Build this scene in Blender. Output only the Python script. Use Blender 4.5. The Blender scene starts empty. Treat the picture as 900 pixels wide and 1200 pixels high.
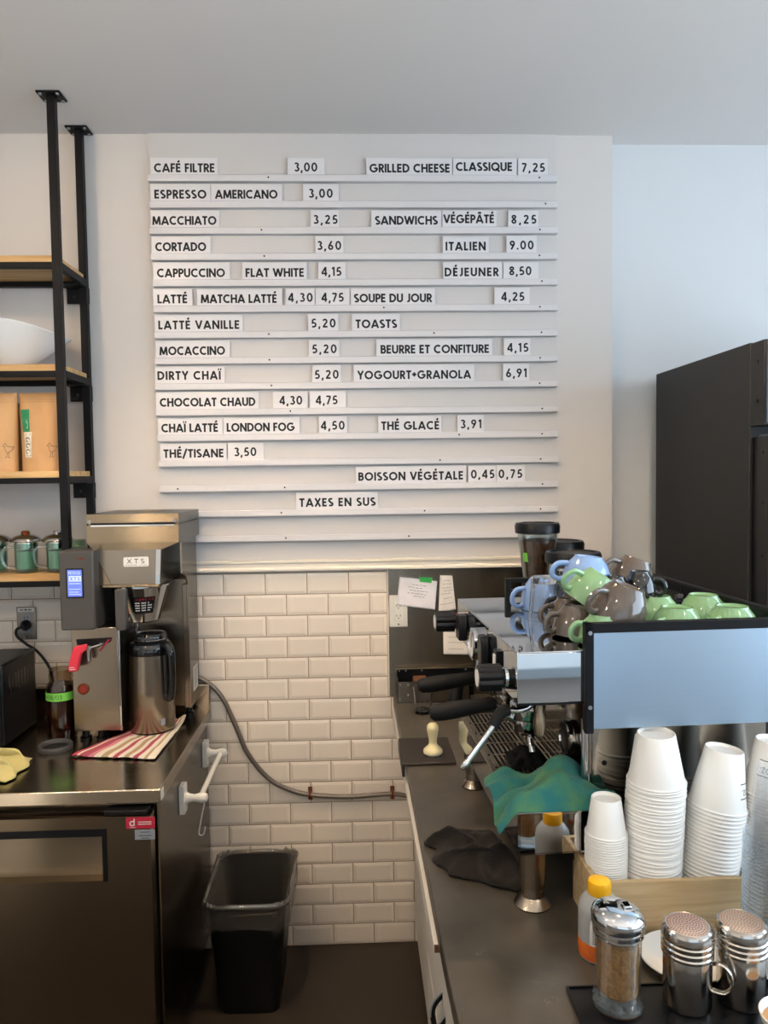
import bpy, bmesh, math, random
from math import sin, cos, pi, radians as R, sqrt, atan2
from mathutils import Vector as V, Matrix as M4, noise

random.seed(7)
SC = bpy.context.scene
COL = SC.collection

# ------------------------------------------------------------------ camera
CAM_H, FPX = 1.79, 880.0
PITCH, YAW, ROLL = R(2.8), R(2.08), R(0.75)
fw = V((sin(YAW)*cos(PITCH), cos(YAW)*cos(PITCH), -sin(PITCH)))
rt = V((cos(YAW), -sin(YAW), 0)); up = rt.cross(fw)
rt, up = rt*cos(ROLL) - up*sin(ROLL), rt*sin(ROLL) + up*cos(ROLL)
cd = bpy.data.cameras.new('camera'); cam = bpy.data.objects.new('camera', cd); COL.objects.link(cam)
cam.matrix_world = M4(((rt.x, up.x, -fw.x, 0), (rt.y, up.y, -fw.y, 0), (rt.z, up.z, -fw.z, CAM_H), (0, 0, 0, 1)))
cd.sensor_fit = 'VERTICAL'; cd.sensor_height = 24.0; cd.lens = FPX/1200*24.0
cd.clip_start = 0.05
SC.camera = cam

# ------------------------------------------------------------------ view, world, lights
SC.view_settings.view_transform = 'Standard'; SC.view_settings.look = 'None'
SC.view_settings.gamma = 1.0; SC.view_settings.use_curve_mapping = False
SC.view_settings.exposure = 0.0
SC.cycles.max_bounces = 12; SC.cycles.transparent_max_bounces = 96
SC.cycles.transmission_bounces = 12; SC.cycles.glossy_bounces = 6; SC.cycles.diffuse_bounces = 5
SC.cycles.caustics_refractive = False; SC.cycles.caustics_reflective = False
SC.cycles.sample_clamp_indirect = 4.0
wd = bpy.data.worlds.new('daylight'); SC.world = wd; wd.use_nodes = True
wd.node_tree.nodes['Background'].inputs[0].default_value = (0.62, 0.80, 1.0, 1)
wd.node_tree.nodes['Background'].inputs[1].default_value = 1.1

def area(name, loc, rot, sx, sy, power, col):
    l = bpy.data.lights.new(name, 'AREA'); l.shape = 'RECTANGLE'; l.size = sx; l.size_y = sy
    l.energy = power; l.color = col
    o = bpy.data.objects.new(name, l); COL.objects.link(o); o.location = loc; o.rotation_euler = rot
    return o

def spot(name, loc, target, power, col, angle, blend, radius):
    l = bpy.data.lights.new(name, 'SPOT'); l.energy = power; l.color = col
    l.spot_size = R(angle); l.spot_blend = blend; l.shadow_soft_size = radius
    o = bpy.data.objects.new(name, l); COL.objects.link(o); o.location = loc
    o.rotation_euler = (V(target)-V(loc)).to_track_quat('-Z', 'Y').to_euler()
    return o

# daylight through the shop window behind the camera; warm ceiling lamps over the counters
area('window_daylight_front', (0.7, -3.95, 1.72), (R(84), 0, 0), 4.0, 2.1, 20, (0.70, 0.85, 1.0))
area('window_daylight_right', (3.22, 0.1, 1.95), (0, R(90), 0), 1.7, 3.8, 125, (0.66, 0.83, 1.0))
sl = bpy.data.lights.new('sun', 'SUN'); sl.energy = 44.0; sl.angle = R(1.5); sl.color = (1.0, 0.97, 0.92)
so = bpy.data.objects.new('sun', sl); COL.objects.link(so); so.rotation_euler = (R(58), 0, R(12))
WARM = (1.0, 0.72, 0.45)
spot('ceiling_lamp_shelf', (-1.12, 1.00, 2.97), (-1.0, 2.5, 1.7), 36, WARM, 100, 0.6, 0.04)
spot('ceiling_lamp_aisle', (-0.50, 1.92, 2.97), (-0.35, 2.15, 0.9), 68, WARM, 96, 0.75, 0.04)
spot('ceiling_lamp_bar', (0.95, 1.80, 2.97), (0.9, 2.0, 0.9), 62, WARM, 96, 0.75, 0.04)
def bulb(x, y, z, power):
    l = bpy.data.lights.new('pendant_bulb', 'POINT'); l.energy = power; l.color = (1.0, 0.84, 0.66); l.shadow_soft_size = .05
    o = bpy.data.objects.new('pendant_bulb', l); COL.objects.link(o); o.location = (x, y, z)
for x, e in ((-1.26, 20), (-.03, 5), (1.2, 5)): bulb(x, .55, 2.42, e)

# ------------------------------------------------------------------ materials
def lin(h):
    h = h.lstrip('#'); c = [int(h[i:i+2], 16)/255 for i in (0, 2, 4)]
    return tuple(x/12.92 if x <= .04045 else ((x+.055)/1.055)**2.4 for x in c) + (1,)

MATS = {}
def mat(name, col, rough=.5, metal=0., var=.0, vscale=12., bump=0., bscale=60., stretch=None, coat=0.,
        trans=0., ior=1.45, emit=0., spec=.5, rvar=0., sheen=0., aniso=0., arot=0.):
    m = bpy.data.materials.new(name); m.use_nodes = True; nt = m.node_tree
    b = nt.nodes['Principled BSDF']; c = lin(col)
    b.inputs['Base Color'].default_value = c; b.inputs['Roughness'].default_value = rough
    b.inputs['Metallic'].default_value = metal; b.inputs['IOR'].default_value = ior
    b.inputs['Coat Weight'].default_value = coat; b.inputs['Transmission Weight'].default_value = trans
    b.inputs['Specular IOR Level'].default_value = spec; b.inputs['Coat Roughness'].default_value = .06
    b.inputs['Sheen Weight'].default_value = sheen
    if aniso:
        tg = nt.nodes.new('ShaderNodeTangent'); tg.direction_type = 'RADIAL'; tg.axis = 'Z'
        nt.links.new(tg.outputs[0], b.inputs['Tangent']); b.inputs['Anisotropic'].default_value = aniso; b.inputs['Anisotropic Rotation'].default_value = arot
    if emit:
        b.inputs['Emission Color'].default_value = c; b.inputs['Emission Strength'].default_value = emit
    tc = nt.nodes.new('ShaderNodeTexCoord'); vec = tc.outputs['Object']
    if stretch:
        mp = nt.nodes.new('ShaderNodeMapping'); mp.inputs['Scale'].default_value = stretch
        nt.links.new(vec, mp.inputs['Vector']); vec = mp.outputs['Vector']
    if var or rvar:
        n = nt.nodes.new('ShaderNodeTexNoise'); n.inputs['Scale'].default_value = vscale; n.inputs['Detail'].default_value = 6
        nt.links.new(vec, n.inputs['Vector'])
        if var:
            mx = nt.nodes.new('ShaderNodeMix'); mx.data_type = 'RGBA'
            mx.inputs[6].default_value = tuple(x*(1-var) for x in c[:3]) + (1,)
            mx.inputs[7].default_value = tuple(min(1, x*(1+var)) for x in c[:3]) + (1,)
            nt.links.new(n.outputs['Fac'], mx.inputs[0]); nt.links.new(mx.outputs[2], b.inputs['Base Color'])
        if rvar:
            mr = nt.nodes.new('ShaderNodeMapRange'); mr.inputs[3].default_value = max(0, rough-rvar); mr.inputs[4].default_value = rough+rvar
            nt.links.new(n.outputs['Fac'], mr.inputs[0]); nt.links.new(mr.outputs[0], b.inputs['Roughness'])
    if bump:
        n2 = nt.nodes.new('ShaderNodeTexNoise'); n2.inputs['Scale'].default_value = bscale; n2.inputs['Detail'].default_value = 4
        nt.links.new(vec, n2.inputs['Vector'])
        bp = nt.nodes.new('ShaderNodeBump'); bp.inputs['Strength'].default_value = bump; bp.inputs['Distance'].default_value = .004
        nt.links.new(n2.outputs['Fac'], bp.inputs['Height']); nt.links.new(bp.outputs['Normal'], b.inputs['Normal'])
    MATS[name] = m
    return m

def thin_glass(name, tint, refl=.12, rough=.03):
    """thin clear wall: see-through with a fresnel sheen (light passes without refraction)"""
    m = bpy.data.materials.new(name); m.use_nodes = True; nt = m.node_tree
    for n in list(nt.nodes): nt.nodes.remove(n)
    out = nt.nodes.new('ShaderNodeOutputMaterial'); t = nt.nodes.new('ShaderNodeBsdfTransparent')
    g = nt.nodes.new('ShaderNodeBsdfGlossy'); mx = nt.nodes.new('ShaderNodeMixShader'); lw = nt.nodes.new('ShaderNodeLayerWeight')
    mr = nt.nodes.new('ShaderNodeMapRange')
    t.inputs[0].default_value = lin(tint); g.inputs[0].default_value = (1, 1, 1, 1); g.inputs['Roughness'].default_value = rough
    lw.inputs[0].default_value = .25; mr.inputs[3].default_value = refl*.25; mr.inputs[4].default_value = min(1, refl*4)
    nt.links.new(lw.outputs['Facing'], mr.inputs[0]); nt.links.new(mr.outputs[0], mx.inputs[0])
    nt.links.new(t.outputs[0], mx.inputs[1]); nt.links.new(g.outputs[0], mx.inputs[2]); nt.links.new(mx.outputs[0], out.inputs[0])
    MATS[name] = m
    return m

WALL = mat('wall_paint', '#cfcac5', .75, var=.02, vscale=3, bump=.05, bscale=180)
WALLB = mat('wall_paint_daylit', '#d0d2d3', .75, var=.02, vscale=3, bump=.05, bscale=180)  # wall paint with the alcove's cool daylight put into its colour
CEIL = mat('ceiling_paint', '#e4dfdb', .9, var=.015, vscale=2)
BOARD = mat('board_white', '#cbc7c4', .45, var=.015, vscale=5)
RAILM = mat('rail_white', '#d3d0d0', .35)
TILEPL = mat('menu_tile_white', '#dad7d7', .3)
INK = mat('black_ink', '#141414', .6)
TRIM = mat('trim_cream', '#e9e0d2', .5)
TILE = mat('glazed_tile', '#ece1d3', .16, var=.04, vscale=4, bump=.05, bscale=14, coat=.3)
GROUT = mat('grout', '#a08a70', .9, var=.15, vscale=30)
FLOOR = mat('dark_concrete', '#342c24', .5, var=.3, vscale=5, rvar=.15, bump=.06, bscale=30)
FLOOR2 = mat('pale_tile_floor', '#b9b6b0', .45, var=.05, vscale=3)
STEEL = mat('brushed_steel', '#988973', .27, 1., var=.03, vscale=9, stretch=(1, 40, 40), aniso=1., arot=.25)
STEELV = mat('brushed_steel_upright', '#9d9080', .25, 1., var=.03, vscale=9, stretch=(40, 40, 1), aniso=.6)
FRIDGE = mat('fridge_steel', '#7c6d5a', .25, 1., var=.04, vscale=2, stretch=(3, 3, 1), aniso=.6, arot=.25)
TOPST = mat('worktop_steel', '#c4b49e', .20, 1., var=.05, vscale=6, stretch=(2, 12, 1), rvar=.05)
SPLASH = mat('splash_steel', '#8d8272', .26, 1., var=.10, vscale=5, stretch=(14, 14, .8), aniso=.8, arot=.25)
MIRROR = mat('polished_steel', '#dcdcdc', .035, 1., var=.01)
PANELST = mat('polished_panel', '#b9b2a8', .10, 1., rvar=.03)
CHROME = mat('chrome', '#d2d2d2', .08, 1., rvar=.03)
SKYST = mat('sky_tinted_steel', '#b0c6da', .30, 1., var=.03, vscale=6, stretch=(1, 40, 40), aniso=.7, arot=.25)  # plain steel; the blue sky reflection is put into its colour
BLACKM = mat('black_powder_coat', '#0d0d0f', .5, var=.2, vscale=40, bump=.04, bscale=300, spec=.22)
BLACKP = mat('black_plastic', '#0e0e10', .34, rvar=.05, spec=.35)
BLACKG = mat('black_gloss', '#0e0e10', .12, coat=.4)
RUBBER = mat('black_rubber', '#100f0e', .6, var=.2, vscale=30, spec=.3)
DGREY = mat('dark_grey_plastic', '#4a4744', .42, rvar=.05)
FRBLK = mat('fridge_charcoal', '#282827', .55, var=.08, vscale=6)
FRBLUE = mat('fridge_door_slate', '#4a5564', .35)
CERW = mat('white_ceramic', '#eeebe4', .12, coat=.5)
CERG = mat('green_ceramic', '#87af7f', .10, coat=.6, var=.04, vscale=8)
CERB = mat('blue_ceramic', '#86a5d4', .10, coat=.6, var=.04, vscale=8)
CERT = mat('taupe_ceramic', '#5b5148', .10, coat=.6, var=.06, vscale=8)
CERK = mat('black_ceramic', '#161616', .08, coat=.6)
BOWLW = mat('white_porcelain', '#dfe3e6', .12, coat=.5)
SERVTOP = mat('pale_counter_top', '#b6c8d6', .35, var=.05, vscale=3)
PAPER = mat('white_cup_paper', '#f3f0ea', .55, var=.01)
PAPERIN = mat('cream_cup_paper', '#e8dcc4', .6)
NOTE = mat('note_paper', '#eceaf0', .8, var=.02)
NOTE2 = mat('receipt_paper', '#e8e2da', .8, var=.03)
PENCIL = mat('pen_ink', '#3f3d46', .8)
PINKINK = mat('faded_ink', '#8d7f92', .8)
GREENT = mat('green_tape', '#3fb45a', .6)
LIME = mat('lime_tape', '#7ccf52', .6)
REDP = mat('red_plastic', '#e2384a', .35)
REDS = mat('red_sticker', '#b3263c', .4)
GREYS = mat('grey_sticker', '#8b8f96', .4)
WHITEP = mat('white_plastic', '#e4e1da', .35)
SCREEN = mat('lit_screen', '#5a6fe0', .3, emit=.9)
SCREENL = mat('lit_screen_pale', '#aab6f6', .3, emit=.95)
COPPER = mat('copper_clip', '#7c3f22', .4, .8)
HOSEM = mat('braided_hose', '#8a7f74', .35, .8, var=.35, vscale=300)
OUTST = mat('outlet_steel', '#8f8a83', .35, 1.)
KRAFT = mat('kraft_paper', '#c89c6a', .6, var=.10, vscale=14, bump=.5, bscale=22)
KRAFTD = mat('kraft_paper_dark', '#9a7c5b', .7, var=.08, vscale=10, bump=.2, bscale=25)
BAGGREEN = mat('bag_label_green', '#2c8a5c', .5)
BAGWHITE = mat('bag_label_cream', '#eee3cf', .6)
IVORY = mat('ivory_wood', '#e8dcae', .35, coat=.3, var=.04, vscale=10)
ORANGE = mat('orange_syrup', '#c65f22', .2)
YELLOW = mat('yellow_plastic', '#f2b21c', .35)
FROST = mat('frosted_plastic', '#cfd2d2', .3, trans=.5)
SUGAR = mat('brown_sugar', '#b07a3c', .9, var=.7, vscale=150, bump=.8, bscale=200)
BEANS = mat('coffee_beans', '#55361f', .40, var=.9, vscale=70, bump=.9, bscale=90)
SYRUPD = mat('dark_syrup', '#3c1a12', .25, var=.25, vscale=25)
GLASSC = thin_glass('clear_glass', '#f2f5f4', .16)
GLASST = thin_glass('clear_plastic', '#fefefe', .022, .06)
RIMP = thin_glass('clear_plastic_rim', '#e4ecf2', .30, .1)
GLASSH = thin_glass('glass_handle', '#eef3f0', .5)
SHAKST = mat('shaker_steel', '#bdb6ad', .16, 1., rvar=.03)
DUSTED = mat('dusted_steel', '#b7aba2', .40, .8, var=.1, vscale=120)
LIDST = mat('mug_lid_steel', '#c9c5be', .2, 1.)
GLASSG = thin_glass('green_glass', '#e2efe8', .14)
GLASSJ = thin_glass('jar_glass', '#e6dccf', .12)
TUMBLER = mat('cut_glass', '#ffffff', .02, trans=1., ior=1.45)
def film():
    m = bpy.data.materials.new('bag_film'); m.use_nodes = True; nt = m.node_tree; L = nt.links.new
    b = nt.nodes['Principled BSDF']; b.inputs['Base Color'].default_value = lin('#8d8880'); b.inputs['Roughness'].default_value = .14
    tc = nt.nodes.new('ShaderNodeTexCoord'); n = nt.nodes.new('ShaderNodeTexNoise'); n.inputs['Scale'].default_value = 34; n.inputs['Distortion'].default_value = 1.2
    bp = nt.nodes.new('ShaderNodeBump'); bp.inputs['Strength'].default_value = .9; bp.inputs['Distance'].default_value = .02
    L(tc.outputs['Object'], n.inputs['Vector']); L(n.outputs['Fac'], bp.inputs['Height']); L(bp.outputs['Normal'], b.inputs['Normal'])
    t = nt.nodes.new('ShaderNodeBsdfTransparent'); mx = nt.nodes.new('ShaderNodeMixShader'); lw = nt.nodes.new('ShaderNodeLayerWeight'); lw.inputs[0].default_value = .35
    mr = nt.nodes.new('ShaderNodeMapRange'); mr.inputs[3].default_value = .08; mr.inputs[4].default_value = .8
    L(lw.outputs['Facing'], mr.inputs[0]); L(mr.outputs[0], mx.inputs[0]); L(t.outputs[0], mx.inputs[1]); L(b.outputs[0], mx.inputs[2])
    L(mx.outputs[0], nt.nodes['Material Output'].inputs[0]); MATS['bag_film'] = m
    return m
LINER = film()
LINERR = thin_glass('bag_film_rolled', '#cfcbc4', .55, .2)
CREMA = mat('coffee_drink', '#b58a5c', .4)
GREENLIQ = mat('green_enamel', '#93b3a0', .2, var=.06, vscale=12)
def mottled():
    m = mat('green_towel', '#2f7f74', .95, bump=.5, bscale=500, sheen=.1); nt = m.node_tree; b = nt.nodes['Principled BSDF']
    tc = nt.nodes.new('ShaderNodeTexCoord'); n = nt.nodes.new('ShaderNodeTexNoise'); n.inputs['Scale'].default_value = 22; n.inputs['Detail'].default_value = 5
    cr = nt.nodes.new('ShaderNodeValToRGB'); cr.color_ramp.elements[0].position = .38; cr.color_ramp.elements[0].color = lin('#1f6866')
    cr.color_ramp.elements[1].position = .66; cr.color_ramp.elements[1].color = lin('#4a7a54')
    nt.links.new(tc.outputs['Object'], n.inputs['Vector']); nt.links.new(n.outputs['Fac'], cr.inputs[0]); nt.links.new(cr.outputs[0], b.inputs['Base Color'])
    return m
TOWELG = mottled()
RAGB = mat('brown_rag', '#1d1611', .95, var=.35, vscale=40, bump=.7, bscale=350, sheen=.06)
RAGK = mat('black_rag', '#0c0c0d', .95, bump=.5, bscale=400, spec=.2)
CLOTHY = mat('yellow_cloth', '#cdc07c', .9, var=.12, vscale=14, bump=.5, bscale=400, sheen=.2)
WHITEC = mat('white_laminate', '#d9d3ca', .45, var=.02)
WOODE = mat('raw_board_edge', '#6a4630', .7)
MESHRED = mat('paprika_dust', '#7d3f30', .8, var=.2, vscale=200)
MESHTAN = mat('cinnamon_dust', '#8a6038', .8, var=.2, vscale=200)
SCREW = mat('screw_dark', '#3a3632', .4, .6)
BOLT = mat('bolt_zinc', '#a9a9ab', .3, 1.)

def wood(name, c1, c2, scale, axis=(1, 14, 14), rough=.5):
    m = bpy.data.materials.new(name); m.use_nodes = True; nt = m.node_tree; b = nt.nodes['Principled BSDF']
    tc = nt.nodes.new('ShaderNodeTexCoord'); mp = nt.nodes.new('ShaderNodeMapping'); mp.inputs['Scale'].default_value = axis
    n = nt.nodes.new('ShaderNodeTexNoise'); n.inputs['Scale'].default_value = scale; n.inputs['Detail'].default_value = 8; n.inputs['Distortion'].default_value = .6
    cr = nt.nodes.new('ShaderNodeValToRGB'); cr.color_ramp.elements[0].position = .35; cr.color_ramp.elements[1].position = .7
    cr.color_ramp.elements[0].color = lin(c1); cr.color_ramp.elements[1].color = lin(c2)
    nt.links.new(tc.outputs['Object'], mp.inputs[0]); nt.links.new(mp.outputs[0], n.inputs['Vector'])
    nt.links.new(n.outputs['Fac'], cr.inputs[0]); nt.links.new(cr.outputs[0], b.inputs['Base Color']); b.inputs['Roughness'].default_value = rough
    return m
SHELFW = wood('shelf_pine', '#b98f58', '#d8b67e', 3)
CRATEW = wood('crate_pine', '#b3946a', '#d6bd92', 4)
MATW = mat('tamper_mat_rubber', '#2a221d', .5, var=.2, vscale=15)

def stone():
    m = bpy.data.materials.new('dark_stone'); m.use_nodes = True; nt = m.node_tree; b = nt.nodes['Principled BSDF']
    tc = nt.nodes.new('ShaderNodeTexCoord')
    n = nt.nodes.new('ShaderNodeTexNoise'); n.inputs['Scale'].default_value = 9; n.inputs['Detail'].default_value = 9
    cr = nt.nodes.new('ShaderNodeValToRGB'); cr.color_ramp.elements[0].color = lin('#3d3830'); cr.color_ramp.elements[1].color = lin('#5a5349')
    cr.color_ramp.elements[0].position = .3; cr.color_ramp.elements[1].position = .75
    n2 = nt.nodes.new('ShaderNodeTexNoise'); n2.inputs['Scale'].default_value = 5.5; n2.inputs['Detail'].default_value = 7; n2.inputs['Distortion'].default_value = .8
    ab = nt.nodes.new('ShaderNodeMath'); ab.operation = 'SUBTRACT'; ab.inputs[1].default_value = .5
    ab2 = nt.nodes.new('ShaderNodeMath'); ab2.operation = 'ABSOLUTE'
    vr = nt.nodes.new('ShaderNodeMapRange'); vr.inputs[1].default_value = 0; vr.inputs[2].default_value = .004; vr.inputs[3].default_value = .5; vr.inputs[4].default_value = 0
    n3 = nt.nodes.new('ShaderNodeTexNoise'); n3.inputs['Scale'].default_value = 11
    gt = nt.nodes.new('ShaderNodeMapRange'); gt.inputs[1].default_value = .54; gt.inputs[2].default_value = .64
    mu = nt.nodes.new('ShaderNodeMath'); mu.operation = 'MULTIPLY'
    mx = nt.nodes.new('ShaderNodeMix'); mx.data_type = 'RGBA'; mx.inputs[7].default_value = lin('#9c9384')
    L = nt.links.new
    for q in (n, n2, n3): L(tc.outputs['Object'], q.inputs['Vector'])
    L(n.outputs['Fac'], cr.inputs[0]); L(n2.outputs['Fac'], ab.inputs[0]); L(ab.outputs[0], ab2.inputs[0]); L(ab2.outputs[0], vr.inputs[0])
    L(n3.outputs['Fac'], gt.inputs[0]); L(vr.outputs[0], mu.inputs[0]); L(gt.outputs[0], mu.inputs[1])
    L(cr.outputs[0], mx.inputs[6]); L(mu.outputs[0], mx.inputs[0]); L(mx.outputs[2], b.inputs['Base Color'])
    b.inputs['Roughness'].default_value = .3
    return m
STONE = stone()

def striped_towel():
    m = bpy.data.materials.new('striped_towel'); m.use_nodes = True; nt = m.node_tree; b = nt.nodes['Principled BSDF']
    uv = nt.nodes.new('ShaderNodeUVMap'); sp = nt.nodes.new('ShaderNodeSeparateXYZ')
    cr = nt.nodes.new('ShaderNodeValToRGB'); cr.color_ramp.interpolation = 'CONSTANT'
    els = [(0, '#b23a4e'), (.07, '#e6d9c6'), (.10, '#b34f5f'), (.20, '#d98a94'), (.27, '#eadfce'), (.36, '#b39b78'), (.44, '#eadfce'), (.50, '#b34f5f'),
           (.56, '#eadfce'), (.63, '#b39b78'), (.69, '#eadfce'), (.74, '#b34f5f'), (.80, '#eadfce'), (.87, '#b39b78'), (.91, '#eadfce'), (.97, '#e3d5c4')]
    r = cr.color_ramp
    while len(r.elements) < len(els): r.elements.new(.5)
    for e, (p, c) in zip(r.elements, els): e.position = p; e.color = lin(c)
    n = nt.nodes.new('ShaderNodeTexNoise'); n.inputs['Scale'].default_value = 500
    bp = nt.nodes.new('ShaderNodeBump'); bp.inputs['Strength'].default_value = .4; bp.inputs['Distance'].default_value = .002
    L = nt.links.new
    L(uv.outputs[0], sp.inputs[0]); L(sp.outputs[0], cr.inputs[0]); L(cr.outputs[0], b.inputs['Base Color'])
    L(n.outputs['Fac'], bp.inputs['Height']); L(bp.outputs['Normal'], b.inputs['Normal']); b.inputs['Roughness'].default_value = .9
    return m
STRIPED = striped_towel()

# ------------------------------------------------------------------ object helpers
def wm(o):
    m = o.matrix_basis.copy()
    while o.parent: o = o.parent; m = o.matrix_basis @ m
    return m

def tag(o, label=None, cat=None, group=None, kind=None):
    if label: o['label'] = label
    if cat: o['category'] = cat
    if group: o['group'] = group
    if kind: o['kind'] = kind
    return o

def thing(name, label, cat, loc=(0, 0, 0), rz=0., group=None):
    o = bpy.data.objects.new(name, None); COL.objects.link(o); o.empty_display_size = .05
    o.location = loc; o.rotation_euler = (0, 0, rz)
    return tag(o, label, cat, group)

def dup(o, parent=None):
    c = o.copy(); COL.objects.link(c); c.parent = parent
    for ch in list(o.children): dup(ch, c)
    return c

class MB:
    def __init__(s): s.bm = bmesh.new()
    def _xf(s, geom, m):
        if m is not None: bmesh.ops.transform(s.bm, matrix=m, verts=geom)
    def box(s, x0, x1, y0, y1, z0, z1, m=None):
        vs = [s.bm.verts.new((x, y, z)) for x in (x0, x1) for y in (y0, y1) for z in (z0, z1)]
        for f in ((0, 1, 3, 2), (4, 6, 7, 5), (0, 4, 5, 1), (2, 3, 7, 6), (0, 2, 6, 4), (1, 5, 7, 3)):
            s.bm.faces.new([vs[i] for i in f])
        s._xf(vs, m); return s
    def lathe(s, prof, seg=32, m=None, closed=False, cap=True):
        """prof: (r, z) from bottom to top, revolved about z"""
        rings = []; allv = []
        for r, z in prof:
            if r < 1e-6: rings.append([s.bm.verts.new((0, 0, z))])
            else: rings.append([s.bm.verts.new((r*cos(2*pi*i/seg), r*sin(2*pi*i/seg), z)) for i in range(seg)])
            allv += rings[-1]
        n = len(rings)
        for k in range(n if closed else n-1):
            a, b = rings[k], rings[(k+1) % n]
            for i in range(seg):
                j = (i+1) % seg
                if len(a) == 1 and len(b) == 1: continue
                if len(a) == 1: s.bm.faces.new((a[0], b[j], b[i]))
                elif len(b) == 1: s.bm.faces.new((a[i], a[j], b[0]))
                else: s.bm.faces.new((a[i], a[j], b[j], b[i]))
        if cap and not closed:
            if len(rings[0]) > 1: s.bm.faces.new(rings[0][::-1])
            if len(rings[-1]) > 1: s.bm.faces.new(rings[-1])
        s._xf(allv, m); return s
    def cyl(s, p0, p1, r0, r1=None, seg=20):
        p0, p1 = V(p0), V(p1); d = p1-p0
        q = d.to_track_quat('Z', 'Y').to_matrix().to_4x4()
        return s.lathe([(r0, 0), (r0 if r1 is None else r1, d.length)], seg, M4.Translation(p0) @ q)
    def tube(s, pts, r, seg=10, smooth=0, rads=None, flat=1.0):
        P = [V(p) for p in pts]
        if smooth:
            rr = rads or [r]*len(P)
            Q, RR = [], []
            for i in range(len(P)-1):
                p0, p1, p2, p3 = P[max(i-1, 0)], P[i], P[i+1], P[min(i+2, len(P)-1)]
                for k in range(smooth):
                    t = k/smooth
                    Q.append(.5*((2*p1)+(p2-p0)*t+(2*p0-5*p1+4*p2-p3)*t*t+(-p0+3*p1-3*p2+p3)*t**3))
                    RR.append(rr[i]*(1-t)+rr[i+1]*t)
            Q.append(P[-1]); RR.append(rr[-1]); P, rads = Q, RR
        rads = rads or [r]*len(P)
        n = None; rings = []
        for i, p in enumerate(P):
            t = (P[min(i+1, len(P)-1)]-P[max(i-1, 0)]).normalized()
            if n is None:
                n = t.cross(V((0, 0, 1)))
                if n.length < .1: n = t.cross(V((0, 1, 0)))
                n.normalize()
            n = (n - t*n.dot(t)).normalized(); b = t.cross(n)
            rings.append([s.bm.verts.new(p + (n*cos(2*pi*k/seg) + b*sin(2*pi*k/seg)*flat)*rads[i]) for k in range(seg)])
        for a, b in zip(rings, rings[1:]):
            for k in range(seg): s.bm.faces.new((a[k], a[(k+1) % seg], b[(k+1) % seg], b[k]))
        s.bm.faces.new(rings[0][::-1]); s.bm.faces.new(rings[-1]); return s
    def prism(s, poly, d0, d1, axis='y', m=None):
        """poly of 2-D points extruded along an axis; (u,v) = the two other axes in xyz order"""
        def pt(u, v, d): return {'x': (d, u, v), 'y': (u, d, v), 'z': (u, v, d)}[axis]
        a = [s.bm.verts.new(pt(u, v, d0)) for u, v in poly]; b = [s.bm.verts.new(pt(u, v, d1)) for u, v in poly]
        s.bm.faces.new(a); s.bm.faces.new(b[::-1]); n = len(poly)
        for i in range(n): s.bm.faces.new((a[i], b[i], b[(i+1) % n], a[(i+1) % n]))
        s._xf(a+b, m); return s
    def quad(s, pts):
        s.bm.faces.new([s.bm.verts.new(p) for p in pts]); return s
    def grid(s, fn, nu, nv, uv=False):
        vs = [[s.bm.verts.new(fn(i/nu, j/nv)) for j in range(nv+1)] for i in range(nu+1)]
        lay = s.bm.loops.layers.uv.verify() if uv else None
        for i in range(nu):
            for j in range(nv):
                f = s.bm.faces.new((vs[i][j], vs[i+1][j], vs[i+1][j+1], vs[i][j+1]))
                if uv:
                    for lp, (a, b) in zip(f.loops, ((i, j), (i+1, j), (i+1, j+1), (i, j+1))): lp[lay].uv = (a/nu, b/nv)
        return s
    def build(s, name, mt, parent=None, bevel=0., smooth=True, world=False, label=None, solid=0., sub=0, ang=38, kind=None, segs=2, recalc=True):
        if recalc: bmesh.ops.recalc_face_normals(s.bm, faces=s.bm.faces)
        if world and parent is not None: bmesh.ops.transform(s.bm, matrix=wm(parent).inverted(), verts=s.bm.verts)
        me = bpy.data.meshes.new(name); s.bm.to_mesh(me); s.bm.free()
        me.materials.append(mt)
        if smooth:
            me.shade_smooth(); me.set_sharp_from_angle(angle=R(ang))
        o = bpy.data.objects.new(name, me); COL.objects.link(o); o.parent = parent
        if solid:
            md = o.modifiers.new('thickness', 'SOLIDIFY'); md.thickness = solid; md.offset = 0
        if sub:
            md = o.modifiers.new('subdivision', 'SUBSURF'); md.levels = sub; md.render_levels = sub
        if bevel:
            md = o.modifiers.new('bevel', 'BEVEL'); md.width = bevel; md.segments = segs; md.limit_method = 'ANGLE'; md.angle_limit = R(40)
        if label: o['label'] = label
        if kind: o['kind'] = kind
        return o

def bx(name, mt, parent, x0, x1, y0, y1, z0, z1, bevel=.002, world=False, label=None):
    return MB().box(x0, x1, y0, y1, z0, z1).build(name, mt, parent, bevel=bevel, world=world, label=label)

def structure(o): o['kind'] = 'structure'; return o

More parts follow.
